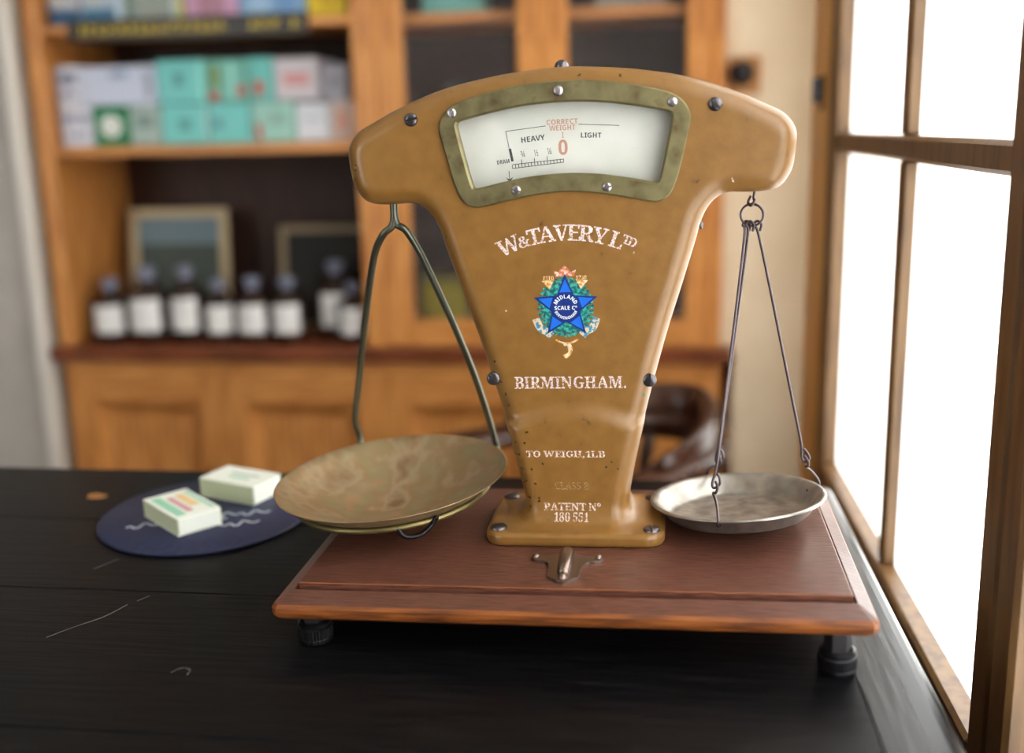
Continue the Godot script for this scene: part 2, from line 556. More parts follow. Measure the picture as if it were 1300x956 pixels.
func glazed_wall() -> void:
	var o := structure("trim_2")
	slab("casing", Vector3(0.256, 0.70, -1.66), Vector3(0.40, 2.24, -1.535), M.casing, o, 0.006)
	slab("casing", Vector3(0.255, 0.70, 0.846), Vector3(0.40, 2.24, 0.91), M.casing, o, 0.004)
	slab("sill", Vector3(0.232, 0.700, -1.535), Vector3(0.34, 0.728, 0.846), M.window_wood, o, 0.005)
	var X := 0.282
	var edges := [-1.535, -0.742, 0.051, 0.844]
	for i in 3:
		var z0: float = edges[i] + 0.001
		var z1: float = edges[i + 1] - 0.001
		var w := structure("window_%d" % (i + 1))
		var sl := 0.055 if i == 0 else 0.038
		slab("stile", Vector3(X - 0.022, 0.729, z0), Vector3(X + 0.022, 2.239, z0 + sl), M.window_wood, w, 0.004)
		slab("stile", Vector3(X - 0.022, 0.729, z1 - 0.038), Vector3(X + 0.022, 2.239, z1), M.window_wood, w, 0.004)
		var a := z0 + sl
		var c := z1 - 0.038
		slab("bottom_rail", Vector3(X - 0.022, 0.729, a), Vector3(X + 0.022, 0.786, c), M.window_wood, w, 0.004)
		slab("top_rail", Vector3(X - 0.022, 2.19, a), Vector3(X + 0.022, 2.239, c), M.window_wood, w, 0.004)
		slab("cross_rail", Vector3(X - 0.018, 1.236, a), Vector3(X + 0.018, 1.262, c), M.window_wood, w, 0.004)
		slab("cross_rail", Vector3(X - 0.018, 1.705, a), Vector3(X + 0.018, 1.731, c), M.window_wood, w, 0.004)
		var zm := (a + c) * 0.5
		var bar := [[0.786, 1.236], [1.262, 1.705], [1.731, 2.19]]
		for r in bar:
			slab("glazing_bar", Vector3(X - 0.014, r[0], zm - 0.011), Vector3(X + 0.014, r[1], zm + 0.011), M.window_wood, w, 0.003)
			for e in [[a, zm - 0.011], [zm + 0.011, c]]:
				var pl := PlaneMesh.new()
				pl.size = Vector2(r[1] - r[0], e[1] - e[0])
				pl.orientation = PlaneMesh.FACE_Y
				part("pane", pl, M.frosted, w, Transform3D(Basis(Vector3.BACK, PI / 2), Vector3(X, (r[0] + r[1]) * 0.5, (e[0] + e[1]) * 0.5)))
	# unseen glazing added in the recess beyond the casing to light the back wall
	var rw := structure("window_5")
	slab("bottom_rail", Vector3(0.42, 0.55, -1.96), Vector3(0.46, 0.60, -1.66), M.window_wood, rw, 0.004)
	slab("top_rail", Vector3(0.42, 2.25, -1.96), Vector3(0.46, 2.30, -1.66), M.window_wood, rw, 0.004)
	slab("stile", Vector3(0.42, 0.60, -1.96), Vector3(0.46, 2.25, -1.925), M.window_wood, rw, 0.004)
	slab("stile", Vector3(0.42, 0.60, -1.705), Vector3(0.46, 2.25, -1.66), M.window_wood, rw, 0.004)
	var rp := PlaneMesh.new()
	rp.size = Vector2(1.65, 0.22)
	part("pane", rp, M.frosted, rw, Transform3D(Basis(Vector3.BACK, PI / 2), Vector3(0.44, 1.425, -1.815)))
	# unseen shop front added behind the camera for its light: two large frosted panes
	var sf := structure("window_4")
	slab("sill", Vector3(-2.95, 0.50, 1.24), Vector3(-1.65, 0.54, 1.38), M.window_wood, sf, 0.005)
	slab("head", Vector3(-2.95, 2.38, 1.30), Vector3(-1.65, 2.42, 1.38), M.window_wood, sf, 0.005)
	for i in 3:
		var x := -2.93 + 0.63 * i
		slab("mullion", Vector3(x - 0.02, 0.54, 1.31), Vector3(x + 0.02, 2.38, 1.37), M.window_wood, sf, 0.005)
		if i < 2:
			var pl := PlaneMesh.new()
			pl.size = Vector2(0.59, 1.84)
			pl.orientation = PlaneMesh.FACE_Z
			part("pane", pl, M.frosted, sf, at_(Vector3(x + 0.315, 1.46, 1.34)))
	# iron catch on the casing
	var k := thing("window_catch", "small black iron catch screwed to the wooden window casing", "catch", Vector3(0.256, 1.318, -1.556))
	part("plate", box(Vector3(0.004, 0.05, 0.018), 0.001), M.bakelite, k, at_(Vector3(-0.002, 0, 0)))
	part("lever", box(Vector3(0.012, 0.034, 0.008), 0.002), M.bakelite, k, at_(Vector3(-0.010, 0.004, 0)))

func counter() -> void:
	var o := thing("shop_counter", "black painted wooden counter with scratched plank top under the weighing scale", "counter", Vector3(0, 0, 0))
	var zb := -1.066
	var zf := -0.36
	var xe := 0.148
	var cuts := [zb, -0.915, -0.76, -0.56, zf]
	for i in 4:
		slab("plank", Vector3(-1.7, T - 0.032, cuts[i] + 0.0004), Vector3(xe - 0.0006, T, cuts[i + 1] - 0.0004), M.counter, o, 0.0009)
	# end board with a rounded nosing towards the window
	var prof := PackedVector2Array([Vector2(xe, T - 0.032), Vector2(0.190, T - 0.032)])
	for k in 9:
		var a := -PI / 2 + PI * k / 8.0
		prof.append(Vector2(0.190 + 0.0125 * cos(a), T - 0.017 + 0.013 * sin(a)))
	prof.append(Vector2(0.178, T - 0.0035))
	prof.append(Vector2(0.176, T))
	prof.append(Vector2(xe, T))
	part("end_board", prism(prof, zb, zf), M.counter_end, o)
	slab("apron", Vector3(-1.66, T - 0.16, zb + 0.03), Vector3(0.15, T - 0.032, zb + 0.055), M.counter, o, 0.002)
	slab("apron", Vector3(-1.66, T - 0.16, zf - 0.055), Vector3(0.15, T - 0.032, zf - 0.03), M.counter, o, 0.002)
	slab("apron", Vector3(0.125, T - 0.16, zb + 0.056), Vector3(0.15, T - 0.032, zf - 0.056), M.counter, o, 0.002)
	for x in [-1.62, 0.105]:
		for z in [zb + 0.07, zf - 0.07]:
			slab("leg", Vector3(x - 0.03, 0.0, z - 0.03), Vector3(x + 0.03, T - 0.032, z + 0.03), M.counter, o, 0.004)
	# a spot where the paint is worn to the wood, and the long scratch
	var sp := smooth_path([Vector2(-0.011, 0.002), Vector2(-0.006, 0.009), Vector2(0.004, 0.007), Vector2(0.012, 0.003), Vector2(0.008, -0.006), Vector2(-0.003, -0.008)], 4, true)
	part("worn_spot", prism(PackedVector2Array(sp), 0.0, 0.0004), M.bare_wood, o, Transform3D(Basis(Vector3.RIGHT, -PI / 2), Vector3(-0.587, T, -0.978)), "bare brown spot")
	for q in [[Vector2(-0.460, 0.676), Vector2(-0.448, 0.694), Vector2(-0.433, 0.712), Vector2(-0.424, 0.735)], [Vector2(-0.419, 0.742), Vector2(-0.413, 0.752)], [Vector2(-0.49, 0.80), Vector2(-0.478, 0.822)], [Vector2(-0.338, 0.634), Vector2(-0.334, 0.641), Vector2(-0.326, 0.64), Vector2(-0.325, 0.632)]]:
		part("scratch", prism(stroke(smooth_path(q, 5), 0.0007), 0.0, 0.00015), M.scratch, o, Transform3D(Basis(Vector3.RIGHT, -PI / 2), Vector3(0, T, 0)), "pale scratch")

# ==================================================================== dresser
func panel_door(root: Node3D, x0: float, x1: float, y0: float, y1: float, z: float) -> void:
	# z is the front of the frame
	var sw := 0.055
	var fw := Node3D.new()
	fw.name = "door"
	root.add_child(fw, true)
	slab("stile", Vector3(x0, y0, z - 0.026), Vector3(x0 + sw, y1, z), M.pine_v, fw, 0.002)
	slab("stile", Vector3(x1 - sw, y0, z - 0.026), Vector3(x1, y1, z), M.pine_v, fw, 0.002)
	slab("rail", Vector3(x0 + sw, y1 - 0.075, z - 0.026), Vector3(x1 - sw, y1, z), M.pine_h, fw, 0.002)
	slab("rail", Vector3(x0 + sw, y0, z - 0.026), Vector3(x1 - sw, y0 + 0.09, z), M.pine_h, fw, 0.002)
	var a := x0 + sw
	var b := x1 - sw
	var c := y0 + 0.09
	var d := y1 - 0.075
	slab("panel", Vector3(a, c, z - 0.034), Vector3(b, d, z - 0.026), M.pine_v, fw, 0.001)
	# wide sloping moulding round the sunk panel
	var st := st_new(false)
	var m := 0.036
	var o := [Vector3(a, c, z - 0.001), Vector3(b, c, z - 0.001), Vector3(b, d, z - 0.001), Vector3(a, d, z - 0.001)]
	var i := [Vector3(a + m, c + m, z - 0.026), Vector3(b - m, c + m, z - 0.026), Vector3(b - m, d - m, z - 0.026), Vector3(a + m, d - m, z - 0.026)]
	for k in 4:
		quad(st, o[k], o[(k + 1) % 4], i[(k + 1) % 4], i[k])
		quad(st, o[(k + 1) % 4], o[k], o[k] - Vector3(0, 0, 0.025), o[(k + 1) % 4] - Vector3(0, 0, 0.025))
	part("moulding", done(st), M.pine_v, fw)
	part("knob", lathe([Vector2(0.006, 0.0), Vector2(0.006, 0.010), Vector2(0.014, 0.018), Vector2(0.012, 0.028), Vector2(0.0, 0.031)], 20), M.pine_dark, fw, Transform3D(Basis(Vector3.RIGHT, PI / 2), Vector3(x1 - 0.028, (y0 + y1) * 0.5 + 0.05, z)))

func glass_door(root: Node3D, x0: float, x1: float, y0: float, y1: float, z: float, sl: float, sr: float) -> void:
	var fw := Node3D.new()
	fw.name = "glazed_door"
	root.add_child(fw, true)
	slab("stile", Vector3(x0, y0, z - 0.024), Vector3(x0 + sl, y1, z), M.pine_v, fw, 0.003)
	slab("stile", Vector3(x1 - sr, y0, z - 0.024), Vector3(x1, y1, z), M.pine_v, fw, 0.003)
	slab("rail", Vector3(x0 + sl, y1 - 0.07, z - 0.024), Vector3(x1 - sr, y1, z), M.pine_h, fw, 0.003)
	slab("rail", Vector3(x0 + sl, y0, z - 0.024), Vector3(x1 - sr, y0 + 0.062, z), M.pine_h, fw, 0.003)
	slab("pane", Vector3(x0 + sl, y0 + 0.062, z - 0.014), Vector3(x1 - sr, y1 - 0.07, z - 0.011), M.pane, fw, 0.0003)
	part("knob", lathe([Vector2(0.005, 0.0), Vector2(0.005, 0.008), Vector2(0.011, 0.014), Vector2(0.009, 0.022), Vector2(0.0, 0.024)], 18), M.gunmetal, fw, Transform3D(Basis(Vector3.RIGHT, PI / 2), Vector3(x1 - sr * 0.5, (y0 + y1) * 0.5 - 0.1, z)))

func dresser() -> void:
	var o := thing("shop_dresser", "tall pine dresser with open shelves, glazed doors and panelled cupboards against the wall", "dresser")
	var zF := -2.25
	var zB := -2.62
	# base
	slab("plinth", Vector3(-1.39, 0.0, zB), Vector3(0.16, 0.09, zF - 0.03), M.pine_dark, o, 0.002)
	slab("side_panel", Vector3(-1.40, 0.09, zB), Vector3(-1.378, 0.752, zF - 0.012), M.pine_v, o)
	slab("side_panel", Vector3(0.148, 0.09, zB), Vector3(0.170, 0.752, zF - 0.012), M.pine_v, o)
	slab("base_floor", Vector3(-1.378, 0.09, zB), Vector3(0.148, 0.11, zF - 0.04), M.pine_h, o)
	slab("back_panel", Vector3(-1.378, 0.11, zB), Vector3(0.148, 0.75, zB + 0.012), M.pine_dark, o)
	slab("face_rail", Vector3(-1.378, 0.712, zF - 0.04), Vector3(0.148, 0.752, zF - 0.012), M.pine_h, o)
	for x in [-1.378, -0.640, 0.10]:
		slab("face_stile", Vector3(x, 0.11, zF - 0.04), Vector3(x + 0.048, 0.712, zF - 0.012), M.pine_v, o)
	var dx := [[-1.396, -1.006], [-1.004, -0.614], [-0.606, -0.216], [-0.214, 0.166]]
	for d in dx:
		panel_door(o, d[0], d[1], 0.115, 0.722, zF - 0.012 + 0.002 + 0.0)
	slab("ledge", Vector3(-1.420, 0.754, zB), Vector3(0.197, 0.787, zF + 0.02), M.ledge, o, 0.008)
	# upper part
	var y1 := 2.12
	slab("side_panel", Vector3(-1.400, 0.788, zB), Vector3(-1.376, y1, zF - 0.026), M.pine_v, o)
	slab("side_panel", Vector3(0.146, 0.788, zB), Vector3(0.168, y1, zF - 0.026), M.pine_v, o)
	slab("upright", Vector3(-0.632, 0.788, zB + 0.012), Vector3(-0.612, y1, zF - 0.03), M.pine_v, o)
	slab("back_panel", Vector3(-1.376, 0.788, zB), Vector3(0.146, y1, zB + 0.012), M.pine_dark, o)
	slab("face_stile", Vector3(-1.400, 0.788, zF - 0.025), Vector3(-1.362, y1, zF - 0.0), M.pine_v, o, 0.003)
	slab("face_stile", Vector3(-0.637, 0.788, zF - 0.025), Vector3(-0.582, y1, zF - 0.0), M.pine_v, o, 0.003)
	slab("face_stile", Vector3(0.142, 0.788, zF - 0.025), Vector3(0.168, y1, zF - 0.0), M.pine_v, o, 0.003)
	slab("cornice", Vector3(-1.43, y1, zB), Vector3(0.196, y1 + 0.06, zF + 0.03), M.pine_h, o, 0.012)
	for y in [1.236, 1.508, 1.80]:
		slab("shelf", Vector3(-1.376, y, zB + 0.012), Vector3(-0.633, y + 0.020, zF - 0.026), M.pine_h, o)
	slab("face_rail", Vector3(-1.362, 1.508, zF - 0.024), Vector3(-0.637, 1.529, zF - 0.002), M.pine_h, o)
	slab("face_rail", Vector3(-1.362, 1.236, zF - 0.024), Vector3(-0.637, 1.2575, zF - 0.002), M.pine_h, o)
	for y in [1.16, 1.508, 1.80]:
		slab("shelf", Vector3(-0.611, y, zB + 0.012), Vector3(0.146, y + 0.022, zF - 0.05), M.pine_h, o)
	slab("door_floor", Vector3(-0.611, 0.788, zB + 0.012), Vector3(0.146, 0.80, zF - 0.05), M.pine_h, o)
	glass_door(o, -0.581, -0.2175, 0.790, y1 - 0.003, zF + 0.001, 0.058, 0.0535)
	glass_door(o, -0.2165, 0.1415, 0.790, y1 - 0.003, zF + 0.001, 0.0535, 0.053)

# ==================================================================== chair
func chair() -> void:
	var o := thing("captains_chair", "dark brown wooden armchair with a curved rail behind the counter", "chair", Vector3(-0.16, 0, -1.50))
	var y := 0.745
	var raw := [Vector3(-0.30, y, -0.05), Vector3(-0.10, y + 0.01, -0.175), Vector3(0.10, y + 0.02, -0.262), Vector3(0.23, y + 0.02, -0.272), Vector3(0.268, y + 0.015, -0.20), Vector3(0.235, y + 0.005, -0.07), Vector3(0.08, y, 0.13), Vector3(-0.06, y - 0.01, 0.26)]
	var path := smooth_path(raw, 8)
	part("arm_rail", tube(path, 0.036, 14, false, 0.5), M.chair, o)
	# crest on the bend
	var cr := []
	for i in range(9, 44):
		cr.append(path[i] + Vector3(0, 0.012, 0))
	var rad := []
	for i in cr.size():
		rad.append(0.026 * (0.45 + 0.55 * sin(PI * i / (cr.size() - 1.0))))
	part("crest", tube(cr, rad, 16, false, 2.1), M.chair, o)
	var seat := PackedVector2Array(smooth_path([Vector2(-0.24, 0.0), Vector2(-0.10, 0.16), Vector2(0.10, 0.20), Vector2(0.19, 0.08), Vector2(0.14, -0.10), Vector2(0.02, -0.22), Vector2(-0.14, -0.20)], 6, true))
	part("seat", prism(seat, 0.43, 0.47), M.chair, o, Transform3D(Basis(Vector3.RIGHT, -PI / 2), Vector3.ZERO))
	for i in [2, 8, 14, 20, 26, 31, 36, 42, 48, 54]:
		var p: Vector3 = path[i]
		var q := Vector3(p.x * 0.72, 0.468, p.z * 0.72)
		part("spindle", tube(smooth_path([p, p.lerp(q, 0.3), p.lerp(q, 0.6), q], 3), [0.009, 0.011, 0.014, 0.012, 0.010, 0.012, 0.016, 0.012, 0.009, 0.009], 10), M.chair, o)
	for q in [Vector3(-0.14, 0, 0.02), Vector3(0.04, 0, -0.15), Vector3(0.11, 0, 0.06), Vector3(-0.05, 0, 0.15)]:
		var f := Vector3(q.x * 1.5, 0.0, q.z * 1.5)
		part("leg", tube([f, f.lerp(q + Vector3(0, 0.43, 0), 0.3), f.lerp(q + Vector3(0, 0.43, 0), 0.7), q + Vector3(0, 0.432, 0)], [0.014, 0.020, 0.024, 0.015], 12), M.chair, o)

func wall_switch() -> void:
	var o := thing("light_switch", "round black light switch on a small wooden block beside the dresser", "switch", Vector3(0.2035, 1.380, -2.285))
	part("block", box(Vector3(0.066, 0.078, 0.018), 0.005), M.block, o, at_(Vector3(0.008, -0.004, 0.009)))
	part("dome", lathe([Vector2(0.026, 0.0), Vector2(0.027, 0.010), Vector2(0.022, 0.022), Vector2(0.012, 0.028), Vector2(0.0, 0.030)], 32), M.bakelite, o, Transform3D(Basis(Vector3.RIGHT, PI / 2), Vector3(0, 0, 0.018)))
	part("toggle", tube([Vector3(0, 0, 0.044), Vector3(0, -0.006, 0.062)], [0.004, 0.005], 10), M.bakelite, o)

# ==================================================================== the scale
func half_to_full(h: Array) -> Array:
	# points of the right half from top centre down to bottom centre; mirrored to a closed loop
	var out := []
	for p in h:
		out.append(p)
	for i in range(h.size() - 1, -1, -1):
		if absf(h[i].x) > 1e-5:
			out.append(Vector2(-h[i].x, h[i].y))
	return out

func sdf_poly(poly: PackedVector2Array, x: float, y: float) -> float:
	var best := 1e9
	var inside := false
	var n := poly.size()
	var a := poly[n - 1]
	for i in n:
		var b := poly[i]
		var ex := b.x - a.x
		var ey := b.y - a.y
		var wx := x - a.x
		var wy := y - a.y
		var t := clampf((wx * ex + wy * ey) / (ex * ex + ey * ey), 0.0, 1.0)
		var dx := wx - ex * t
		var dy := wy - ey * t
		best = minf(best, dx * dx + dy * dy)
		if (a.y > y) != (b.y > y) and x < (b.x - a.x) * (y - a.y) / (b.y - a.y) + a.x:
			inside = not inside
		a = b
	return -sqrt(best) if inside else sqrt(best)

func smin(a: float, b: float, k: float) -> float:
	var h := maxf(k - absf(a - b), 0.0) / k
	return minf(a, b) - h * h * k * 0.25

var front_n: Vector2i
var front_lo: Vector3
var front_s: float
var front_z := PackedFloat32Array()

# lays flat lettering on the curved front of the body
func laid(st: SurfaceTool) -> ArrayMesh:
	var src := st.commit()
	var arr := src.surface_get_arrays(0)
	var v: PackedVector3Array = arr[Mesh.ARRAY_VERTEX]
	for i in v.size():
		var gx := clampf((v[i].x - front_lo.x) / front_s, 0.0, front_n.x - 2.0)
		var gy := clampf((v[i].y - front_lo.y) / front_s, 0.0, front_n.y - 2.0)
		var ix := int(gx)
		var iy := int(gy)
		var tx := gx - ix
		var ty := gy - iy
		var j := iy * front_n.x + ix
		var z := lerpf(lerpf(front_z[j], front_z[j + 1], tx), lerpf(front_z[j + front_n.x], front_z[j + front_n.x + 1], tx), ty)
		v[i].z += z
	arr[Mesh.ARRAY_VERTEX] = v
	var m := ArrayMesh.new()
	m.add_surface_from_arrays(Mesh.PRIMITIVE_TRIANGLES, arr)
	return m

func scale_body(outline: PackedVector2Array, opening: PackedVector2Array) -> ArrayMesh:
	var s := 0.0025
	var lo := Vector3(-0.190, 0.0150, -0.0740)
	var nx := 153
	var ny := 157
	var nz := 46
	var F := PackedFloat32Array()
	F.resize(nx * ny * nz)
	var hz := 0.0275
	var zc := -0.0275
	var r := 0.015
	for iy in ny:
		var y := lo.y + iy * s
		for ix in nx:
			var x := lo.x + ix * s
			var d2 := sdf_poly(outline, x, y)
			var base := (iy * nx + ix) * nz
			if d2 > 0.03 and y > 0.06:
				for iz in nz:
					F[base + iz] = 1.0
				continue
			var din := 1.0
			if y > 0.28 and absf(x) < 0.1:
				din = sdf_poly(opening, x, y) - 0.005
			var arch := 0.1290 - 5.0 * x * x
			var w2 := maxf(d2 + 0.0015, y - arch)
			# plate footprint
			var px := absf(x) - 0.073 + 0.016
			var dy := absf(y - 0.0245) - 0.0055
			for iz in nz:
				var z := lo.z + iz * s
				# column
				var u := d2 + r
				var v := absf(z - zc) - hz + r
				var d := minf(maxf(u, v), 0.0) + sqrt(maxf(u, 0.0) ** 2 + maxf(v, 0.0) ** 2) - r
				if y < 0.15:
					# lower front stands forward below an arch
					var u2 := w2 + 0.012
					var v2 := absf(z + 0.019) - 0.025 + 0.012
					var e := minf(maxf(u2, v2), 0.0) + sqrt(maxf(u2, 0.0) ** 2 + maxf(v2, 0.0) ** 2) - 0.012
					d = smin(d, e, 0.006)
				if y < 0.08:
					var pz := absf(z + 0.018) - 0.0495 + 0.016
					var dp := minf(maxf(px, pz), 0.0) + sqrt(maxf(px, 0.0) ** 2 + maxf(pz, 0.0) ** 2) - 0.016
					var a := dp + 0.003
					var bq := dy + 0.003
					var g := minf(maxf(a, bq), 0.0) + sqrt(maxf(a, 0.0) ** 2 + maxf(bq, 0.0) ** 2) - 0.003
					d = smin(d, g, 0.020)
				if din < 0.02:
					d = maxf(d, -maxf(din, -0.022 - z))
				F[base + iz] = d
	# depth of the front face, for the lettering to lie on
	front_n = Vector2i(nx, ny)
	front_lo = lo
	front_s = s
	front_z.resize(nx * ny)
	for j in nx * ny:
		front_z[j] = 0.0
		for iz in range(nz - 1, 0, -1):
			var f1 := F[j * nz + iz]
			var f0 := F[j * nz + iz - 1]
			if f1 >= 0.0 and f0 < 0.0:
				front_z[j] = lo.z + (iz - 1 + f0 / (f0 - f1)) * s
				break
	# surface nets
	var V := PackedVector3Array()
	var N := PackedVector3Array()
	var I := PackedInt32Array()
	var id := PackedInt32Array()
	id.resize(nx * ny * nz)
	id.fill(-1)
	var sy := nx * nz
	var sx := nz
	for iy in ny - 1:
		for ix in nx - 1:
			var b0 := (iy * nx + ix) * nz
			if F[b0] > 0.5 and F[b0 + sx] > 0.5 and F[b0 + sy] > 0.5 and F[b0 + sx + sy] > 0.5:
				continue
			for iz in nz - 1:
				var b := b0 + iz
				var f := [F[b], F[b + sx], F[b + sy], F[b + sx + sy], F[b + 1], F[b + sx + 1], F[b + sy + 1], F[b + sx + sy + 1]]
				var neg := 0
				for q in 8:
					if f[q] < 0.0:
						neg += 1
				if neg == 0 or neg == 8:
					continue
				var acc := Vector3.ZERO
				var cnt := 0
				for q in 8:
					for ax in 3:
						if q & (1 << ax):
							continue
						var q2 := q | (1 << ax)
						if (f[q] < 0.0) != (f[q2] < 0.0):
							var t: float = f[q] / (f[q] - f[q2])
							var p := Vector3(q & 1, (q >> 1) & 1, (q >> 2) & 1)
							p[ax] = t
							acc += p
							cnt += 1
				acc /= cnt
				# gradient inside the cell
				var gx: float = lerpf(lerpf(f[1] - f[0], f[3] - f[2], acc.y), lerpf(f[5] - f[4], f[7] - f[6], acc.y), acc.z)
				var gy: float = lerpf(lerpf(f[2] - f[0], f[3] - f[1], acc.x), lerpf(f[6] - f[4], f[7] - f[5], acc.x), acc.z)
				var gz: float = lerpf(lerpf(f[4] - f[0], f[5] - f[1], acc.x), lerpf(f[6] - f[2], f[7] - f[3], acc.x), acc.y)
				id[b] = V.size()
				V.append(lo + Vector3(ix + acc.x, iy + acc.y, iz + acc.z) * s)
				N.append(Vector3(gx, gy, gz).normalized())
	var step := [sx, sy, 1]
	for iy in range(1, ny - 1):
		for ix in range(1, nx - 1):
			var b0 := (iy * nx + ix) * nz
			for iz in range(1, nz - 1):
				var b := b0 + iz
				var f0 := F[b]
				if f0 > 0.03:
					continue
				for ax in 3:
					var f1: float = F[b + step[ax]]
					if (f0 < 0.0) == (f1 < 0.0):
						continue
					var u: int = step[(ax + 1) % 3]
					var w: int = step[(ax + 2) % 3]
					var k0 := id[b]
					var k1 := id[b - u]
					var k2 := id[b - u - w]
					var k3 := id[b - w]
					if k0 < 0 or k1 < 0 or k2 < 0 or k3 < 0:
						continue
					var nrm := (V[k1] - V[k0]).cross(V[k2] - V[k0])
					var want := 1.0 if f0 < 0.0 else -1.0
					if nrm[ax] * want > 0.0:
						I.append_array(PackedInt32Array([k0, k2, k1, k0, k3, k2]))
					else:
						I.append_array(PackedInt32Array([k0, k1, k2, k0, k2, k3]))
	var arr := []
	arr.resize(Mesh.ARRAY_MAX)
	arr[Mesh.ARRAY_VERTEX] = V
	arr[Mesh.ARRAY_NORMAL] = N
	arr[Mesh.ARRAY_INDEX] = I
	var m := ArrayMesh.new()
	m.add_surface_from_arrays(Mesh.PRIMITIVE_TRIANGLES, arr)
	return m

func resample(loop: Array, n: int) -> PackedVector2Array:
	var p := loop.duplicate()
	p.append(loop[0])
	var L := [0.0]
	for i in range(1, p.size()):
		L.append(L[i - 1] + p[i].distance_to(p[i - 1]))
	var out := PackedVector2Array()
	var j := 0
	for k in n:
		var d: float = L[-1] * k / n
		while L[j + 1] < d:
			j += 1
		out.append(p[j].lerp(p[j + 1], (d - L[j]) / maxf(L[j + 1] - L[j], 1e-9)))
	return out

func shifted(p: PackedVector2Array, d: float) -> PackedVector2Array:
	# moves every point outward by d (loop runs clockwise from the top centre)
	var out := PackedVector2Array()
	var n := p.size()
	for i in n:
		var t := (p[(i + 1) % n] - p[(i - 1 + n) % n]).normalized()
		out.append(p[i] + Vector2(-t.y, t.x) * d)
	return out

func screw_mesh(r: float, h: float, turn: float) -> ArrayMesh:
	# two halves of a domed head with a slot between them, on a thin washer; faces +z
	var st := st_new()
	var g := r * 0.15
	var n := 18
	var rr := [1.0, 1.0, 0.93, 0.80, 0.60, 0.35, 0.16]
	var zz := [0.0, 0.42, 0.66, 0.83, 0.94, 0.99, 1.0]
	for side in 2:
		var P := func(i: int, k: int) -> Vector3:
			var a := PI * k / n
			var q := Vector2(cos(a) * rr[i] * r, maxf(sin(a) * rr[i] * r, g)).rotated(turn + PI * side)
			return Vector3(q.x, q.y, zz[i] * h)
		for i in rr.size() - 1:
			for k in n:
				quad(st, P.call(i, k), P.call(i, k + 1), P.call(i + 1, k + 1), P.call(i + 1, k))
		# wall of the slot
		st.set_smooth_group(-1)
		for k in rr.size() - 1:
			for e in [0, n]:
				var a: Vector3 = P.call(k, e)
				var b: Vector3 = P.call(k + 1, e)
				var m := Vector3(0, g, 0).rotated(Vector3.BACK, turn + PI * side)
				quad_out(st, a, b, Vector3(m.x, m.y, b.z), Vector3(m.x, m.y, a.z), m * 2.0)
		st.set_smooth_group(0)
	var fl := st_new(false)
	add_prism(fl, ellipse_poly(Vector2.ZERO, r * 0.97, r * 0.97, 24), 0.0, h * 0.34)
	st.generate_normals()
	fl.generate_normals()
	var o := SurfaceTool.new()
	o.append_from(st.commit(), 0, Transform3D.IDENTITY)
	o.append_from(fl.commit(), 0, Transform3D.IDENTITY)
	return o.commit()

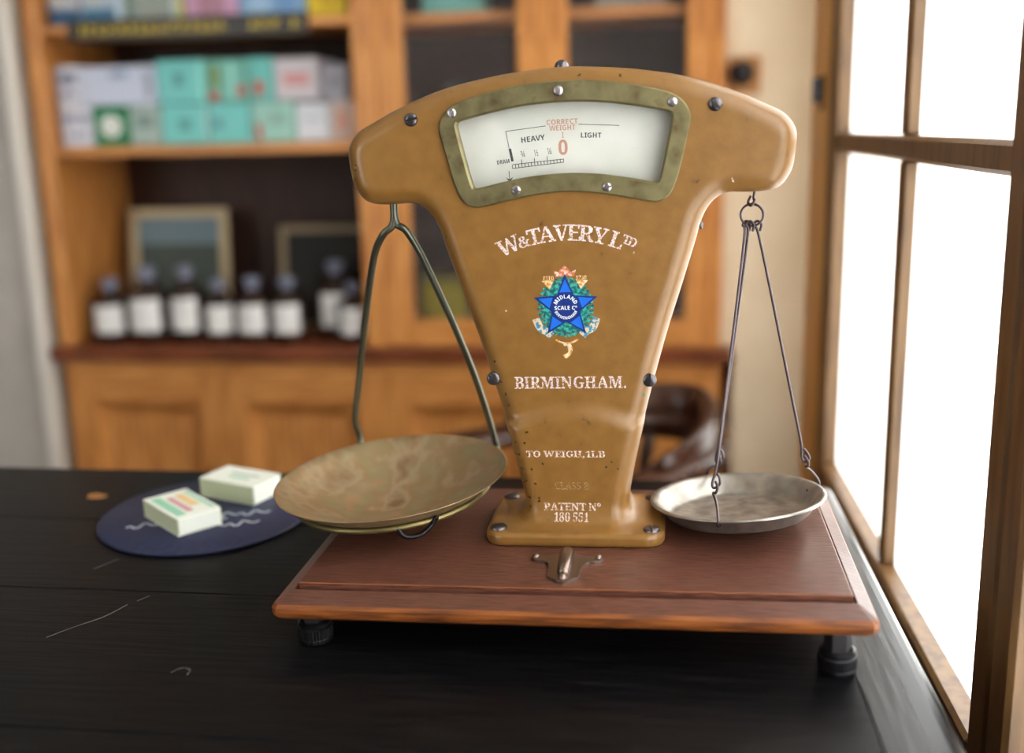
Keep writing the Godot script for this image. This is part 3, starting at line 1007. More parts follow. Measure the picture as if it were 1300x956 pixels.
func weighing_scale() -> void:
	var bs := Basis(Vector3.BACK, deg_to_rad(1.25)) * Basis(Vector3.UP, deg_to_rad(-1.3))
	var o := thing("counter_scale", "ochre painted cast iron counter scale on a red-brown wooden board", "scale", Vector3(-0.0545, T + 0.028, -0.80), bs)
	# ---- wooden board
	var hx := 0.2185
	var z0 := -0.118
	var z1 := 0.1315
	var rect := func(ix: float, iz0: float, iz1: float, y: float, c: float) -> Array:
		# rectangle with clipped corners, counter-clockwise from above
		var a := -hx + ix
		var b := hx - ix
		var f := z1 - iz1
		var k := z0 + iz0
		return [Vector3(a + c, y, f), Vector3(b - c, y, f), Vector3(b, y, f - c), Vector3(b, y, k + c), Vector3(b - c, y, k), Vector3(a + c, y, k), Vector3(a, y, k + c), Vector3(a, y, f - c)]
	var loft := func(rings: Array, cap0: bool, cap1: bool) -> ArrayMesh:
		var st := st_new(false)
		for i in rings.size() - 1:
			for k in 8:
				quad(st, rings[i][k], rings[i][(k + 1) % 8], rings[i + 1][(k + 1) % 8], rings[i + 1][k])
		for k in range(1, 7):
			if cap0:
				tri(st, rings[0][0], rings[0][k + 1], rings[0][k])
			if cap1:
				tri(st, rings[-1][0], rings[-1][k], rings[-1][k + 1])
		return done(st)
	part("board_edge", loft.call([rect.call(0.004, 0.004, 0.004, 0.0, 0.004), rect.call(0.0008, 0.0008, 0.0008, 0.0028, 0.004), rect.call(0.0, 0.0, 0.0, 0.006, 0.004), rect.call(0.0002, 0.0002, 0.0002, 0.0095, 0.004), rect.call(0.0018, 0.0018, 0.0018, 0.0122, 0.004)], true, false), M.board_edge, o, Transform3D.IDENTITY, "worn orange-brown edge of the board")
	part("board_border", loft.call([rect.call(0.0018, 0.0018, 0.0018, 0.0122, 0.004), rect.call(0.0114, 0.0114, 0.0216, 0.0154, 0.001)], false, false), M.board, o)
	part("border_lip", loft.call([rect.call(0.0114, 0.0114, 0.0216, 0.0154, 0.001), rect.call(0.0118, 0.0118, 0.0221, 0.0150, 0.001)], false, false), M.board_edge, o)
	part("groove", loft.call([rect.call(0.0118, 0.0118, 0.0221, 0.0150, 0.001), rect.call(0.0119, 0.0119, 0.0222, 0.0105, 0.001), rect.call(0.0138, 0.0138, 0.0256, 0.0105, 0.001), rect.call(0.0138, 0.0138, 0.0256, 0.0186, 0.0008)], false, false), M.board, o)
	part("panel_edge", loft.call([rect.call(0.0138, 0.0138, 0.0256, 0.0186, 0.0008), rect.call(0.0143, 0.0143, 0.0263, 0.0191, 0.0008)], false, false), M.board_edge, o, Transform3D.IDENTITY, "orange edge of the raised panel")  # thin bevel of the panel in the orange edge colour
	part("board_panel", loft.call([rect.call(0.0143, 0.0143, 0.0263, 0.0191, 0.0008), rect.call(0.0150, 0.0150, 0.0270, 0.0192, 0.0008)], false, true), M.board, o)
	# ---- feet
	for f in [[-0.1915, 0.113, -0.0238], [0.1925, 0.117, -0.0322], [-0.1915, -0.098, -0.0238], [0.1925, -0.098, -0.0322]]:
		var h: float = -f[2]
		var ft := Node3D.new()
		ft.name = "foot"
		o.add_child(ft, true)
		ft.position = Vector3(f[0], f[2], f[1])
		part("knurled_drum", lathe([Vector2(0, 0), Vector2(0.0118, 0.0), Vector2(0.0128, 0.0012), Vector2(0.0128, 0.0035), Vector2(0.0122, 0.0042), Vector2(0.0134, 0.005), Vector2(0.0134, 0.0125), Vector2(0.0122, 0.0135)], 72, false, 0.012), M.foot, ft)
		part("collar", lathe([Vector2(0.0122, 0.0135), Vector2(0.0126, 0.0145), Vector2(0.0126, 0.016), Vector2(0.0108, 0.0172), Vector2(0.0, 0.0172)], 48, false), M.foot, ft)
		part("lock_nut", lathe([Vector2(0.0092, 0.0172), Vector2(0.0092, h - 0.001), Vector2(0.008, h), Vector2(0.0, h)], 6, false), M.gunmetal, ft)
	# ---- cast body
	var half := [Vector2(0, 0.3970), Vector2(0.032, 0.3952), Vector2(0.062, 0.3915), Vector2(0.097, 0.3843), Vector2(0.1305, 0.3725), Vector2(0.152, 0.3625), Vector2(0.167, 0.3545), Vector2(0.1745, 0.345), Vector2(0.1765, 0.336), Vector2(0.1745, 0.3175), Vector2(0.1718, 0.309), Vector2(0.1645, 0.2995), Vector2(0.154, 0.2962), Vector2(0.1395, 0.2958), Vector2(0.1255, 0.2962), Vector2(0.117, 0.2928), Vector2(0.1096, 0.285), Vector2(0.104, 0.2735), Vector2(0.1003, 0.260), Vector2(0.0895, 0.2255), Vector2(0.0775, 0.188), Vector2(0.0664, 0.149), Vector2(0.0575, 0.115), Vector2(0.0492, 0.079), Vector2(0.0440, 0.053), Vector2(0.0415, 0.035), Vector2(0.0410, 0.022), Vector2(0, 0.022)]
	var outline := PackedVector2Array(smooth_path(half_to_full(half), 4, true))
	var inh := [Vector2(0, 0.3700), Vector2(0.021, 0.3692), Vector2(0.042, 0.3668), Vector2(0.064, 0.3628), Vector2(0.0795, 0.3592), Vector2(0.0825, 0.3570), Vector2(0.0825, 0.353), Vector2(0.0775, 0.3285), Vector2(0.0728, 0.3096), Vector2(0.0708, 0.3072), Vector2(0.0675, 0.3073), Vector2(0.0445, 0.3118), Vector2(0.022, 0.3150), Vector2(0, 0.3160)]
	var outh := [Vector2(0, 0.3860), Vector2(0.0225, 0.3852), Vector2(0.0448, 0.3824), Vector2(0.066, 0.3780), Vector2(0.083, 0.3728), Vector2(0.0915, 0.3668), Vector2(0.0965, 0.3580), Vector2(0.0962, 0.348), Vector2(0.0895, 0.320), Vector2(0.0860, 0.3075), Vector2(0.0805, 0.2968), Vector2(0.0725, 0.2922), Vector2(0.0625, 0.2928), Vector2(0.0305, 0.2992), Vector2(0, 0.3020)]
	var inner := resample(smooth_path(half_to_full(inh), 5, true), 200)
	var outer := resample(smooth_path(half_to_full(outh), 5, true), 200)
	var body := part("body", scale_body(outline, inner), M.paint, o, Transform3D.IDENTITY, "ochre enamelled cast iron column with two arms")
	# ---- dial
	var bz := st_new(false)
	var rings := [[outer, -0.001], [outer, 0.0020], [shifted(outer, -0.0010), 0.0030], [shifted(inner, 0.0016), 0.0030], [inner, 0.0014], [inner, -0.0060]]
	for i in rings.size() - 1:
		var A: PackedVector2Array = rings[i][0]
		var B: PackedVector2Array = rings[i + 1][0]
		for k in 200:
			var j := (k + 1) % 200
			quad(bz, Vector3(A[j].x, A[j].y, rings[i][1]), Vector3(A[k].x, A[k].y, rings[i][1]), Vector3(B[k].x, B[k].y, rings[i + 1][1]), Vector3(B[j].x, B[j].y, rings[i + 1][1]))
	var bezel := part("bezel", done(bz), M.bezel, o, Transform3D.IDENTITY, "tarnished brass frame round the dial")
	var k := 0
	for q in [Vector2(-0.0859, 0.3658), Vector2(-0.0022, 0.3785), Vector2(0.0835, 0.3660), Vector2(-0.0379, 0.3045), Vector2(0.0329, 0.3045)]:
		part("screw", screw_mesh(0.0037, 0.0022, 1.35 + k * 0.5), M.steel, bezel, at_(Vector3(q.x, q.y, 0.0030)))
		k += 1
	var dial := part("dial_card", prism(shifted(inner, 0.0040), -0.0165, -0.0140), M.card, o, Transform3D.IDENTITY, "white dial card behind glass")
	part("dial_glass", prism(shifted(inner, 0.0012), -0.0050, -0.0035), M.pane, o)
	dial_marks(dial)
	# ---- screws on the body
	k = 0
	for q in [Vector3(-0.1193, 0.3622, 0.0), Vector3(0.1153, 0.363, 0.0), Vector3(-0.0645, 0.1518, 0.0), Vector3(0.0625, 0.1494, 0.0)]:
		var sc := part("screw", screw_mesh(0.0052 if k < 2 else 0.0056, 0.0032, [0.25, -0.7, -0.75, 1.45][k]), M.gunmetal, o, at_(q + Vector3(0, 0, -0.0004 if k < 2 else -0.0035)))
		k += 1
	for q in [Vector3(-0.0625, 0.0298, 0.018), Vector3(0.0625, 0.0298, 0.018), Vector3(-0.0625, 0.0298, -0.054), Vector3(0.0625, 0.0298, -0.054)]:
		part("plate_screw", screw_mesh(0.0068, 0.0030, 1.2 + q.x * 6.0), M.gunmetal, o, Transform3D(Basis(Vector3.RIGHT, -PI / 2), q))
	part("side_screw", lathe([Vector2(0.0, 0.0), Vector2(0.0040, 0.0), Vector2(0.0038, 0.0020), Vector2(0.0, 0.0034)], 16), M.gunmetal, o, Transform3D(Basis(Vector3.BACK, -PI / 2 + 0.25), Vector3(0.1032, 0.2705, -0.026)))
	part("top_knob", lathe([Vector2(0.0055, 0.0), Vector2(0.0058, 0.002), Vector2(0.0046, 0.0048), Vector2(0.0022, 0.0066), Vector2(0.0, 0.0070)], 20), M.gunmetal, o, at_(Vector3(-0.002, 0.3962, -0.026)))
	# ---- lettering
	var st := SurfaceTool.new()
	add_arc(st, ["W", ["&", 0.72, -0.12], "T", [".", 0.2, -0.42], "A", "V", "E", "R", "Y", " ", "L", ["T", 0.55, 0.22], ["D", 0.55, 0.22]], "serif_bold", Vector3(-0.0010, 0.1505, 0.00005), 0.1195, 0.1125, 0.0126)
	for q in [0.030, 0.0336]:
		add_word(st, ".", "serif_bold", Vector3(0.0490 + q * 0.1, 0.2552 - q * 0.08, 0.00005), 0.0014, 0.0014)
	part("lettering", st.commit(), M.letter, body, Transform3D.IDENTITY, "arched line of worn white lettering")
	st = SurfaceTool.new()
	add_word(st, "BIRMINGHAM.", "serif_bold", Vector3(-0.0014, 0.1486, 0.00005), 0.0906, 0.0098)
	part("lettering", st.commit(), M.letter, body, Transform3D.IDENTITY, "straight line of worn white capitals")
	st = SurfaceTool.new()
	add_word(st, "TO WEIGH,1LB", "serif_bold", Vector3(-0.0066, 0.0893, 0.0001), 0.0645, 0.0064)
	part("lettering", laid(st), M.letter_faint, body)
	st = SurfaceTool.new()
	add_word(st, "CLASS B", "serif", Vector3(-0.0022, 0.0625, 0.0001), 0.0275, 0.0062)
	part("lettering", laid(st), M.letter_ghost, body)
	st = SurfaceTool.new()
	add_word(st, "PATENT Nº", "serif_bold", Vector3(-0.0022, 0.0448, 0.0001), 0.047, 0.0062)
	add_word(st, "180 551", "serif_bold", Vector3(-0.003, 0.0370, 0.0001), 0.0285, 0.0064)
	part("lettering", laid(st), M.letter_faint, body)
	emblem(body)
	for e in [[-0.051, 0.2084, 0.0007, 0.0007, "w"], [0.1280, 0.3060, 0.0020, 0.0006, "w"], [0.058, 0.137, 0.0013, 0.0008, "g"], [0.0137, 0.3895, 0.0016, 0.0008, "d"], [0.0447, 0.3876, 0.0014, 0.0010, "d"], [-0.0255, 0.0815, 0.0012, 0.0008, "d"], [0.0265, 0.0790, 0.0011, 0.0009, "d"], [0.031, 0.0832, 0.0009, 0.0007, "d"], [0.036, 0.0775, 0.0008, 0.0008, "d"], [-0.168, 0.325, 0.0010, 0.0008, "d"]]:
		var ch := st_new(false)
		add_prism(ch, ellipse_poly(Vector2(e[0], e[1]), e[2], e[3], 9, e[0] * 40.0), 0.0, 0.0002)
		ch.generate_normals()
		part("paint_chip", laid(ch), {"w": M.letter, "g": M.teal, "d": M.chip}[e[4]], body)
	# ---- small latch casting at the front of the board
	var lt := Node3D.new()
	lt.name = "latch"
	o.add_child(lt, true)
	lt.position = Vector3(-0.0028, 0.0192, 0.0)
	var hp := [Vector2(0.0, 0.0975), Vector2(0.004, 0.0965), Vector2(0.0060, 0.0935), Vector2(0.0115, 0.0890), Vector2(0.0120, 0.076), Vector2(0.0135, 0.0665), Vector2(0.017, 0.062), Vector2(0.023, 0.0605), Vector2(0.0275, 0.057), Vector2(0.0275, 0.0515), Vector2(0.0235, 0.0495), Vector2(0.019, 0.0525), Vector2(0.012, 0.0515), Vector2(0.006, 0.047), Vector2(0.0, 0.046)]
	var fl := []
	for p in half_to_full(hp):
		fl.append(Vector2(p.x, -p.y))
	var lp := PackedVector2Array(smooth_path(fl, 4, true))
	part("latch_plate", prism(lp, 0.0, 0.0022), M.gunmetal_warm, lt, Transform3D(Basis(Vector3.RIGHT, -PI / 2), Vector3.ZERO))
	part("barrel", tube([Vector3(0, 0.0035, 0.048), Vector3(0, 0.0040, 0.052), Vector3(0, 0.0040, 0.070), Vector3(0, 0.0036, 0.084), Vector3(0, 0.0030, 0.087)], [0.0045, 0.0056, 0.0054, 0.0048, 0.0036], 20), M.gunmetal_warm, lt)
	part("rivet", lathe([Vector2(0.0030, 0.0), Vector2(0.0028, 0.0016), Vector2(0.0014, 0.0027), Vector2(0.0, 0.0030)], 16), M.gunmetal_warm, lt, at_(Vector3(0, 0.0021, 0.0915)))
	for sx in [-1, 1]:
		part("rivet", lathe([Vector2(0.0026, 0.0), Vector2(0.0024, 0.0014), Vector2(0.0012, 0.0023), Vector2(0.0, 0.0026)], 16), M.gunmetal_warm, lt, at_(Vector3(sx * 0.0245, 0.0021, 0.0545)))

func dial_marks(dial: MeshInstance3D) -> void:
	var z := -0.0140
	var st := SurfaceTool.new()
	add_word(st, "HEAVY", "sans_bold", Vector3(-0.0253, 0.3434, z), 0.0188, 0.0042, 0.0002, 0.085)
	add_word(st, "LIGHT", "sans_bold", Vector3(0.0205, 0.3441, z), 0.0160, 0.0038, 0.0002, -0.05)
	add_word(st, "DRAM", "sans_bold", Vector3(-0.0499, 0.3264, z), 0.0100, 0.0032, 0.0002, 0.10)
	add_word(st, "¾", "sans", Vector3(-0.0340, 0.3318, z), 0.0034, 0.0050, 0.0002, 0.10)
	add_word(st, "½", "sans", Vector3(-0.0233, 0.3322, z), 0.0034, 0.0050, 0.0002, 0.07)
	add_word(st, "¼", "sans", Vector3(-0.0127, 0.3332, z), 0.0034, 0.0050, 0.0002, 0.04)
	part("lettering", st.commit(), M.ink, dial, Transform3D.IDENTITY, "small black dial lettering")
	st = SurfaceTool.new()
	add_word(st, "CORRECT", "sans_bold", Vector3(-0.0019, 0.3554, z), 0.0245, 0.0040)
	add_word(st, "WEIGHT", "sans_bold", Vector3(-0.0019, 0.3508, z), 0.0205, 0.0040)
	add_word(st, "I", "serif", Vector3(-0.0017, 0.3452, z), 0.0020, 0.0042)
	add_word(st, "0", "sans_bold", Vector3(-0.0018, 0.3357, z), 0.0072, 0.0118)
	part("lettering", st.commit(), M.ink_red, dial, Transform3D.IDENTITY, "faded red dial lettering and zero")
	var s := st_new(false)
	var w := 0.0005
	var seg := [[Vector2(-0.0468, 0.3499), Vector2(-0.0150, 0.3527)], [Vector2(-0.0468, 0.3499), Vector2(-0.0446, 0.3363)], [Vector2(0.0109, 0.3529), Vector2(0.0426, 0.3505)], [Vector2(-0.0426, 0.3208), Vector2(-0.0017, 0.3241)], [Vector2(-0.0422, 0.3239), Vector2(-0.0017, 0.3265)]]
	for i in 17:
		var t := i / 16.0
		var a := Vector2(-0.0426, 0.3208).lerp(Vector2(-0.0017, 0.3241), t)
		var up := 0.0030
		if i == 3 or i == 7 or i == 11:
			up = 0.0062
		seg.append([a, a + Vector2(-0.0002, up)])
	for e in seg:
		add_prism(s, stroke(e, w), z, z + 0.0002)
	add_prism(s, stroke([Vector2(-0.0441, 0.3363), Vector2(-0.0424, 0.3264)], 0.0020), z, z + 0.0002)
	add_prism(s, stroke([Vector2(-0.0456, 0.3190), Vector2(-0.0453, 0.3120)], w), z, z + 0.0002)
	add_prism(s, PackedVector2Array([Vector2(-0.0453, 0.3098), Vector2(-0.0482, 0.3140), Vector2(-0.0454, 0.3122), Vector2(-0.0424, 0.3142)]), z, z + 0.0002)
	part("scale_marks", done(s), M.ink, dial, Transform3D.IDENTITY, "fine black ruled marks")

func emblem(body: MeshInstance3D) -> void:
	var c := Vector2(-0.0026, 0.2105)
	var z := 0.0
	# wreath
	var s := st_new(false)
	for i in 34:
		var a := TAU * i / 34.0
		for r in [0.0182, 0.0208]:
			var p: Vector2 = c + Vector2(cos(a + r * 9.0), sin(a + r * 9.0)) * r * Vector2(1.0, 1.08)
			add_prism(s, ellipse_poly(p, 0.0026, 0.0014, 8, a + 0.9), z, z + 0.00012)
	add_prism(s, ellipse_poly(c, 0.0176, 0.019, 32), z, z + 0.00008)
	part("wreath", done(s), M.teal, body, Transform3D.IDENTITY, "teal printed wreath")
	# ribbons
	for sx in [-1.0, 1.0]:
		var pts := []
		for k in 9:
			var a := deg_to_rad(-62.0 + 40.0 * k / 8.0)
			pts.append(c + Vector2(sx * cos(a), sin(a)) * 0.0262 + Vector2(0, 0.0012 * sin(k * 0.9)))
		part("ribbon", prism(stroke(pts, 0.0062), z, z + 0.00014), M.ribbon, body, Transform3D.IDENTITY, "worn printed ribbon")
	# gilt scrolls, pendant
	for sx in [-1.0, 1.0]:
		s = st_new(false)
		add_prism(s, PackedVector2Array([c + Vector2(sx * 0.0085, 0.0225), c + Vector2(sx * 0.0185, 0.0215), c + Vector2(sx * 0.0125, 0.0145)]), z, z + 0.00016)
		add_prism(s, stroke([c + Vector2(sx * 0.001, -0.0295), c + Vector2(sx * 0.005, -0.0285), c + Vector2(sx * 0.009, -0.0265)], 0.0014), z, z + 0.00014)
		part("gilt_scroll", done(s), M.gilt, body, Transform3D.IDENTITY, "gilt scroll")
	s = st_new(false)
	add_prism(s, stroke(smooth_path([c + Vector2(-0.003, -0.0305), c + Vector2(0.001, -0.0300), c + Vector2(0.003, -0.034), c + Vector2(0.0015, -0.038), c + Vector2(-0.001, -0.0405), c + Vector2(-0.0024, -0.0385)], 4), 0.0028), z, z + 0.00014)
	part("gilt_ornament", done(s), M.gilt, body, Transform3D.IDENTITY, "gilt hanging fleece")
	# crown
	s = st_new(false)
	add_prism(s, PackedVector2Array([c + Vector2(-0.0075, 0.0250), c + Vector2(0.0075, 0.0250), c + Vector2(0.0090, 0.0300), c + Vector2(0.0050, 0.0282), c + Vector2(0.0030, 0.0312), c + Vector2(0.0, 0.0335), c + Vector2(-0.0030, 0.0312), c + Vector2(-0.0050, 0.0282), c + Vector2(-0.0090, 0.0300)]), z, z + 0.00018)
	part("crown", done(s), M.crown, body, Transform3D.IDENTITY, "small worn printed crown")
	var t := SurfaceTool.new()
	add_word(t, "ESTD", "sans_bold", Vector3(c.x - 0.0130, c.y + 0.0238, z), 0.0085, 0.0030, 0.0003)
	add_word(t, "1730", "sans_bold", Vector3(c.x + 0.0130, c.y + 0.0238, z), 0.0085, 0.0030, 0.0003)
	part("lettering", t.commit(), M.gilt, body)
	# star
	var star := PackedVector2Array()
	for i in 10:
		var a := PI / 2 + TAU * i / 10.0
		star.append(c + Vector2(cos(a), sin(a)) * (0.0268 if i % 2 == 0 else 0.0118))
	part("star", prism(star, z, z + 0.00022), M.navy, body, Transform3D.IDENTITY, "navy five-pointed star")
	s = st_new(false)
	for i in 5:
		var a := PI / 2 + TAU * i / 5.0
		var d := Vector2(cos(a), sin(a))
		var n := Vector2(-d.y, d.x)
		add_prism(s, PackedVector2Array([c + d * 0.0228, c + d * 0.0122 + n * 0.0046, c + d * 0.0122 - n * 0.0046]), z + 0.00022, z + 0.00034)
	part("star_facet", done(s), M.blue, body, Transform3D.IDENTITY, "bright blue facets of the star")
	part("star_disc", prism(ellipse_poly(c, 0.0116, 0.0116, 36), z + 0.00022, z + 0.00036), M.navy, body)
	t = SurfaceTool.new()
	add_arc(t, ["M", "I", "D", "L", "A", "N", "D"], "sans_bold", Vector3(c.x, c.y, z + 0.00036), 0.0088, 0.0215, 0.0031, true, 0.0002)
	add_word(t, "SCALE Cº", "sans_bold", Vector3(c.x, c.y - 0.0004, z + 0.00036), 0.0180, 0.0031, 0.0002)
	add_arc(t, ["B", "I", "R", "M", "I", "N", "G", "H", "A", "M"], "sans_bold", Vector3(c.x, c.y, z + 0.00036), 0.0086, 0.0205, 0.0023, false, 0.0002)
	part("lettering", t.commit(), M.white_ink, body, Transform3D.IDENTITY, "tiny white lettering in the star")

# ==================================================================== pans
func bowl_pan() -> void:
	var c := Vector3(-0.2185, 0.9850, -0.828)
	var o := thing("weighing_bowl", "large round patinated brass weighing bowl hanging from a forked grey rod", "weighing pan", c)
	var tilt := Basis(Vector3.BACK, deg_to_rad(4.6)) * Basis(Vector3.RIGHT, deg_to_rad(2.2))
	var R := 0.1015
	var dep := 0.0365
	var prof := []
	for i in 15:
		var r := R * i / 14.0
		prof.append(Vector2(r, -dep * (1.0 - pow(r / R, 2.1))))
	prof.append(Vector2(R + 0.0004, 0.0006))
	for i in range(14, -1, -1):
		var r := R * i / 14.0 - 0.0010 if i > 0 else 0.0
		prof.append(Vector2(r, -dep * (1.0 - pow(maxf(r, 0.0) / R, 2.1)) + 0.0012))
	part("bowl", lathe(prof, 96), M.bowl, o, Transform3D(tilt, Vector3.ZERO), "patinated brass bowl")
	# supporting hoop under the bowl
	var hr := 0.084
	var hy := -dep * (1.0 - pow(hr / R, 2.1)) - 0.0030
	var hoop := circle_path(Vector3(0, hy, 0), Vector3(hr, 0, 0), Vector3(0, 0, -hr), 72)
	part("hoop", tube(hoop, 0.0026, 8, true), M.strap, o, Transform3D(tilt, Vector3.ZERO), "thin brass hoop under the bowl")
	var hk := smooth_path([Vector3(0.022, hy + 0.001, hr - 0.003), Vector3(0.028, hy - 0.007, hr - 0.002), Vector3(0.040, hy - 0.008, hr - 0.006), Vector3(0.050, hy - 0.001, hr - 0.012), Vector3(0.053, hy + 0.004, hr - 0.013)], 5)
	part("hook", tube(hk, 0.0022, 8), M.foot, o, Transform3D(tilt, Vector3.ZERO))
	# forked rod
	var hl: Vector3 = tilt * Vector3(hr * cos(deg_to_rad(120.0)), hy, -hr * sin(deg_to_rad(120.0)))
	var hr2: Vector3 = tilt * Vector3(hr * cos(deg_to_rad(35.0)), hy, -hr * sin(deg_to_rad(35.0)))
	var ol: Vector3 = tilt * Vector3((R + 0.0005) * cos(deg_to_rad(120.0)), -0.013, -(R + 0.0005) * sin(deg_to_rad(120.0)))
	var orr: Vector3 = tilt * Vector3((R + 0.0005) * cos(deg_to_rad(35.0)), -0.013, -(R + 0.0005) * sin(deg_to_rad(35.0)))
	var L := [Vector3(-0.2049, 1.236, -0.828), Vector3(-0.2050, 1.215, -0.828), Vector3(-0.2070, 1.2025, -0.828), Vector3(-0.2149, 1.1955, -0.8280), Vector3(-0.2244, 1.1809, -0.8355), Vector3(-0.2327, 1.1579, -0.8468), Vector3(-0.2475, 1.1053, -0.8675), Vector3(-0.2603, 1.0566, -0.8882), Vector3(-0.2724, 1.0127, -0.9088), Vector3(-0.2734, 0.9914, -0.9220), ol + c]
	var Rr := [Vector3(-0.2052, 1.236, -0.828), Vector3(-0.2052, 1.215, -0.828), Vector3(-0.2030, 1.2035, -0.828), Vector3(-0.1960, 1.1986, -0.8280), Vector3(-0.1878, 1.1829, -0.8330), Vector3(-0.1801, 1.1619, -0.8404), Vector3(-0.1640, 1.1151, -0.8540), Vector3(-0.1502, 1.0701, -0.8664), Vector3(-0.1410, 1.0309, -0.8776), Vector3(-0.1360, 1.0021, -0.8869), Vector3(-0.1345, 0.9929, -0.8900), orr + c]
	var st := st_new()
	for e in [[L, hl], [Rr, hr2]]:
		var p := []
		for q in e[0]:
			p.append(q - c)
		p.append(e[1])
		add_tube(st, smooth_path(p, 5), 0.0031, 10)
	part("forked_rod", done(st), M.bail, o, Transform3D.IDENTITY, "forked grey steel rod")

func dish_pan() -> void:
	var c := Vector3(0.0782, 0.9722, -0.828)
	var o := thing("weighing_dish", "small shallow tinned metal dish hanging by three thin wires", "weighing pan", c)
	var tilt := Basis(Vector3.BACK, deg_to_rad(4.6)) * Basis(Vector3.RIGHT, deg_to_rad(-4.6))
	var R := 0.0715
	var prof := [Vector2(0, -0.0150), Vector2(0.053, -0.0150), Vector2(0.0570, -0.0142), Vector2(0.0600, -0.0115), Vector2(0.0668, -0.0016), Vector2(0.0690, -0.0008), Vector2(R, -0.0014), Vector2(R + 0.0010, 0.0002), Vector2(R, 0.0014), Vector2(0.0690, 0.0010), Vector2(0.0655, -0.0008), Vector2(0.0588, -0.0108), Vector2(0.0560, -0.0130), Vector2(0.053, -0.0138), Vector2(0.0, -0.0138)]
	part("dish", lathe(prof, 96), M.tin, o, Transform3D(tilt, Vector3.ZERO), "shallow tinned dish with rolled rim")
	var hang := Vector3(0.0848, 1.2075, -0.828) - c
	var up := Vector3(0.0877, 1.2335, -0.828) - c
	# hook and ring
	var wr := 0.0011
	part("top_hook", tube(smooth_path([up + Vector3(0.001, 0.012, 0), up, up + Vector3(-0.002, -0.012, 0.001), Vector3(hang.x + 0.0014, hang.y + 0.0115, 0.003), Vector3(hang.x - 0.0012, hang.y + 0.0075, 0.0022), Vector3(hang.x - 0.003, hang.y + 0.0100, -0.0015), Vector3(hang.x - 0.001, hang.y + 0.0150, -0.001)], 6), wr, 8), M.wire, o)
	part("ring", tube(circle_path(hang, Vector3(0.0086, 0, 0.002), Vector3(0, 0.0086, 0), 30), 0.0010, 8, true), M.wire, o)
	# wires: top loop on the ring, straight run, bottom eye, S link to the rim
	var ends := [[deg_to_rad(254.0), -0.0040, 0.0], [deg_to_rad(18.0), 0.0045, 1.0], [deg_to_rad(106.0), -0.0015, 2.0]]
	for e in ends:
		var rim: Vector3 = tilt * Vector3((R - 0.001) * cos(e[0]), 0.001, -(R - 0.001) * sin(e[0]))
		var a := hang + Vector3(e[1], -0.0082, 0.001 * (e[2] - 1.0))
		var eye: Vector3
		if e[2] == 0.0:
			eye = Vector3(0.0575, 0.9990, -0.795) - c
		elif e[2] == 1.0:
			eye = Vector3(0.1325, 1.0075, -0.838) - c
		else:
			eye = Vector3(0.0640, 1.0010, -0.852) - c
		var n := Vector3(1, 0, 0.2).normalized()
		var d := (eye - a).normalized()
		var p := [a + Vector3(0.0022, -0.0045, 0), a + Vector3(0.0030, 0.0005, 0.0008), a + Vector3(0, 0.0034, 0), a + Vector3(-0.0028, 0.0, -0.0008), a + d * 0.0070 + Vector3(-0.0006, 0, 0)]
		for t in [0.25, 0.5, 0.75, 0.95]:
			p.append((a + d * 0.0070).lerp(eye, t))
		p.append_array([eye + n * -0.0018 + d * 0.0035, eye + d * 0.0078, eye + n * 0.0042 + d * 0.0042, eye + n * 0.0034 - d * 0.0010, eye + n * 0.0012 - d * 0.0044])
		part("wire", tube(smooth_path(p, 6), wr, 8), M.wire, o)
		var l := eye + d * 0.0072
		var side := Vector3(0.6, 0, 0.8)
		var out := Vector3(cos(e[0]), 0, -sin(e[0]))
		var q := [l + side * 0.0006 - d * 0.0050, l + side * 0.0040 - d * 0.0018, l + side * 0.0030 + d * 0.0035, l + d * 0.0050, l.lerp(rim, 0.55) + out * 0.001 + Vector3(0, 0.002, 0), rim + out * 0.0028 + Vector3(0, 0.0030, 0), rim + out * 0.0034 + Vector3(0, -0.0030, 0), rim + out * -0.0020 + Vector3(0, -0.0062, 0), rim - out * 0.0075 + Vector3(0, -0.0052, 0)]
		part("link", tube(smooth_path(q, 6), wr, 8), M.wire, o)

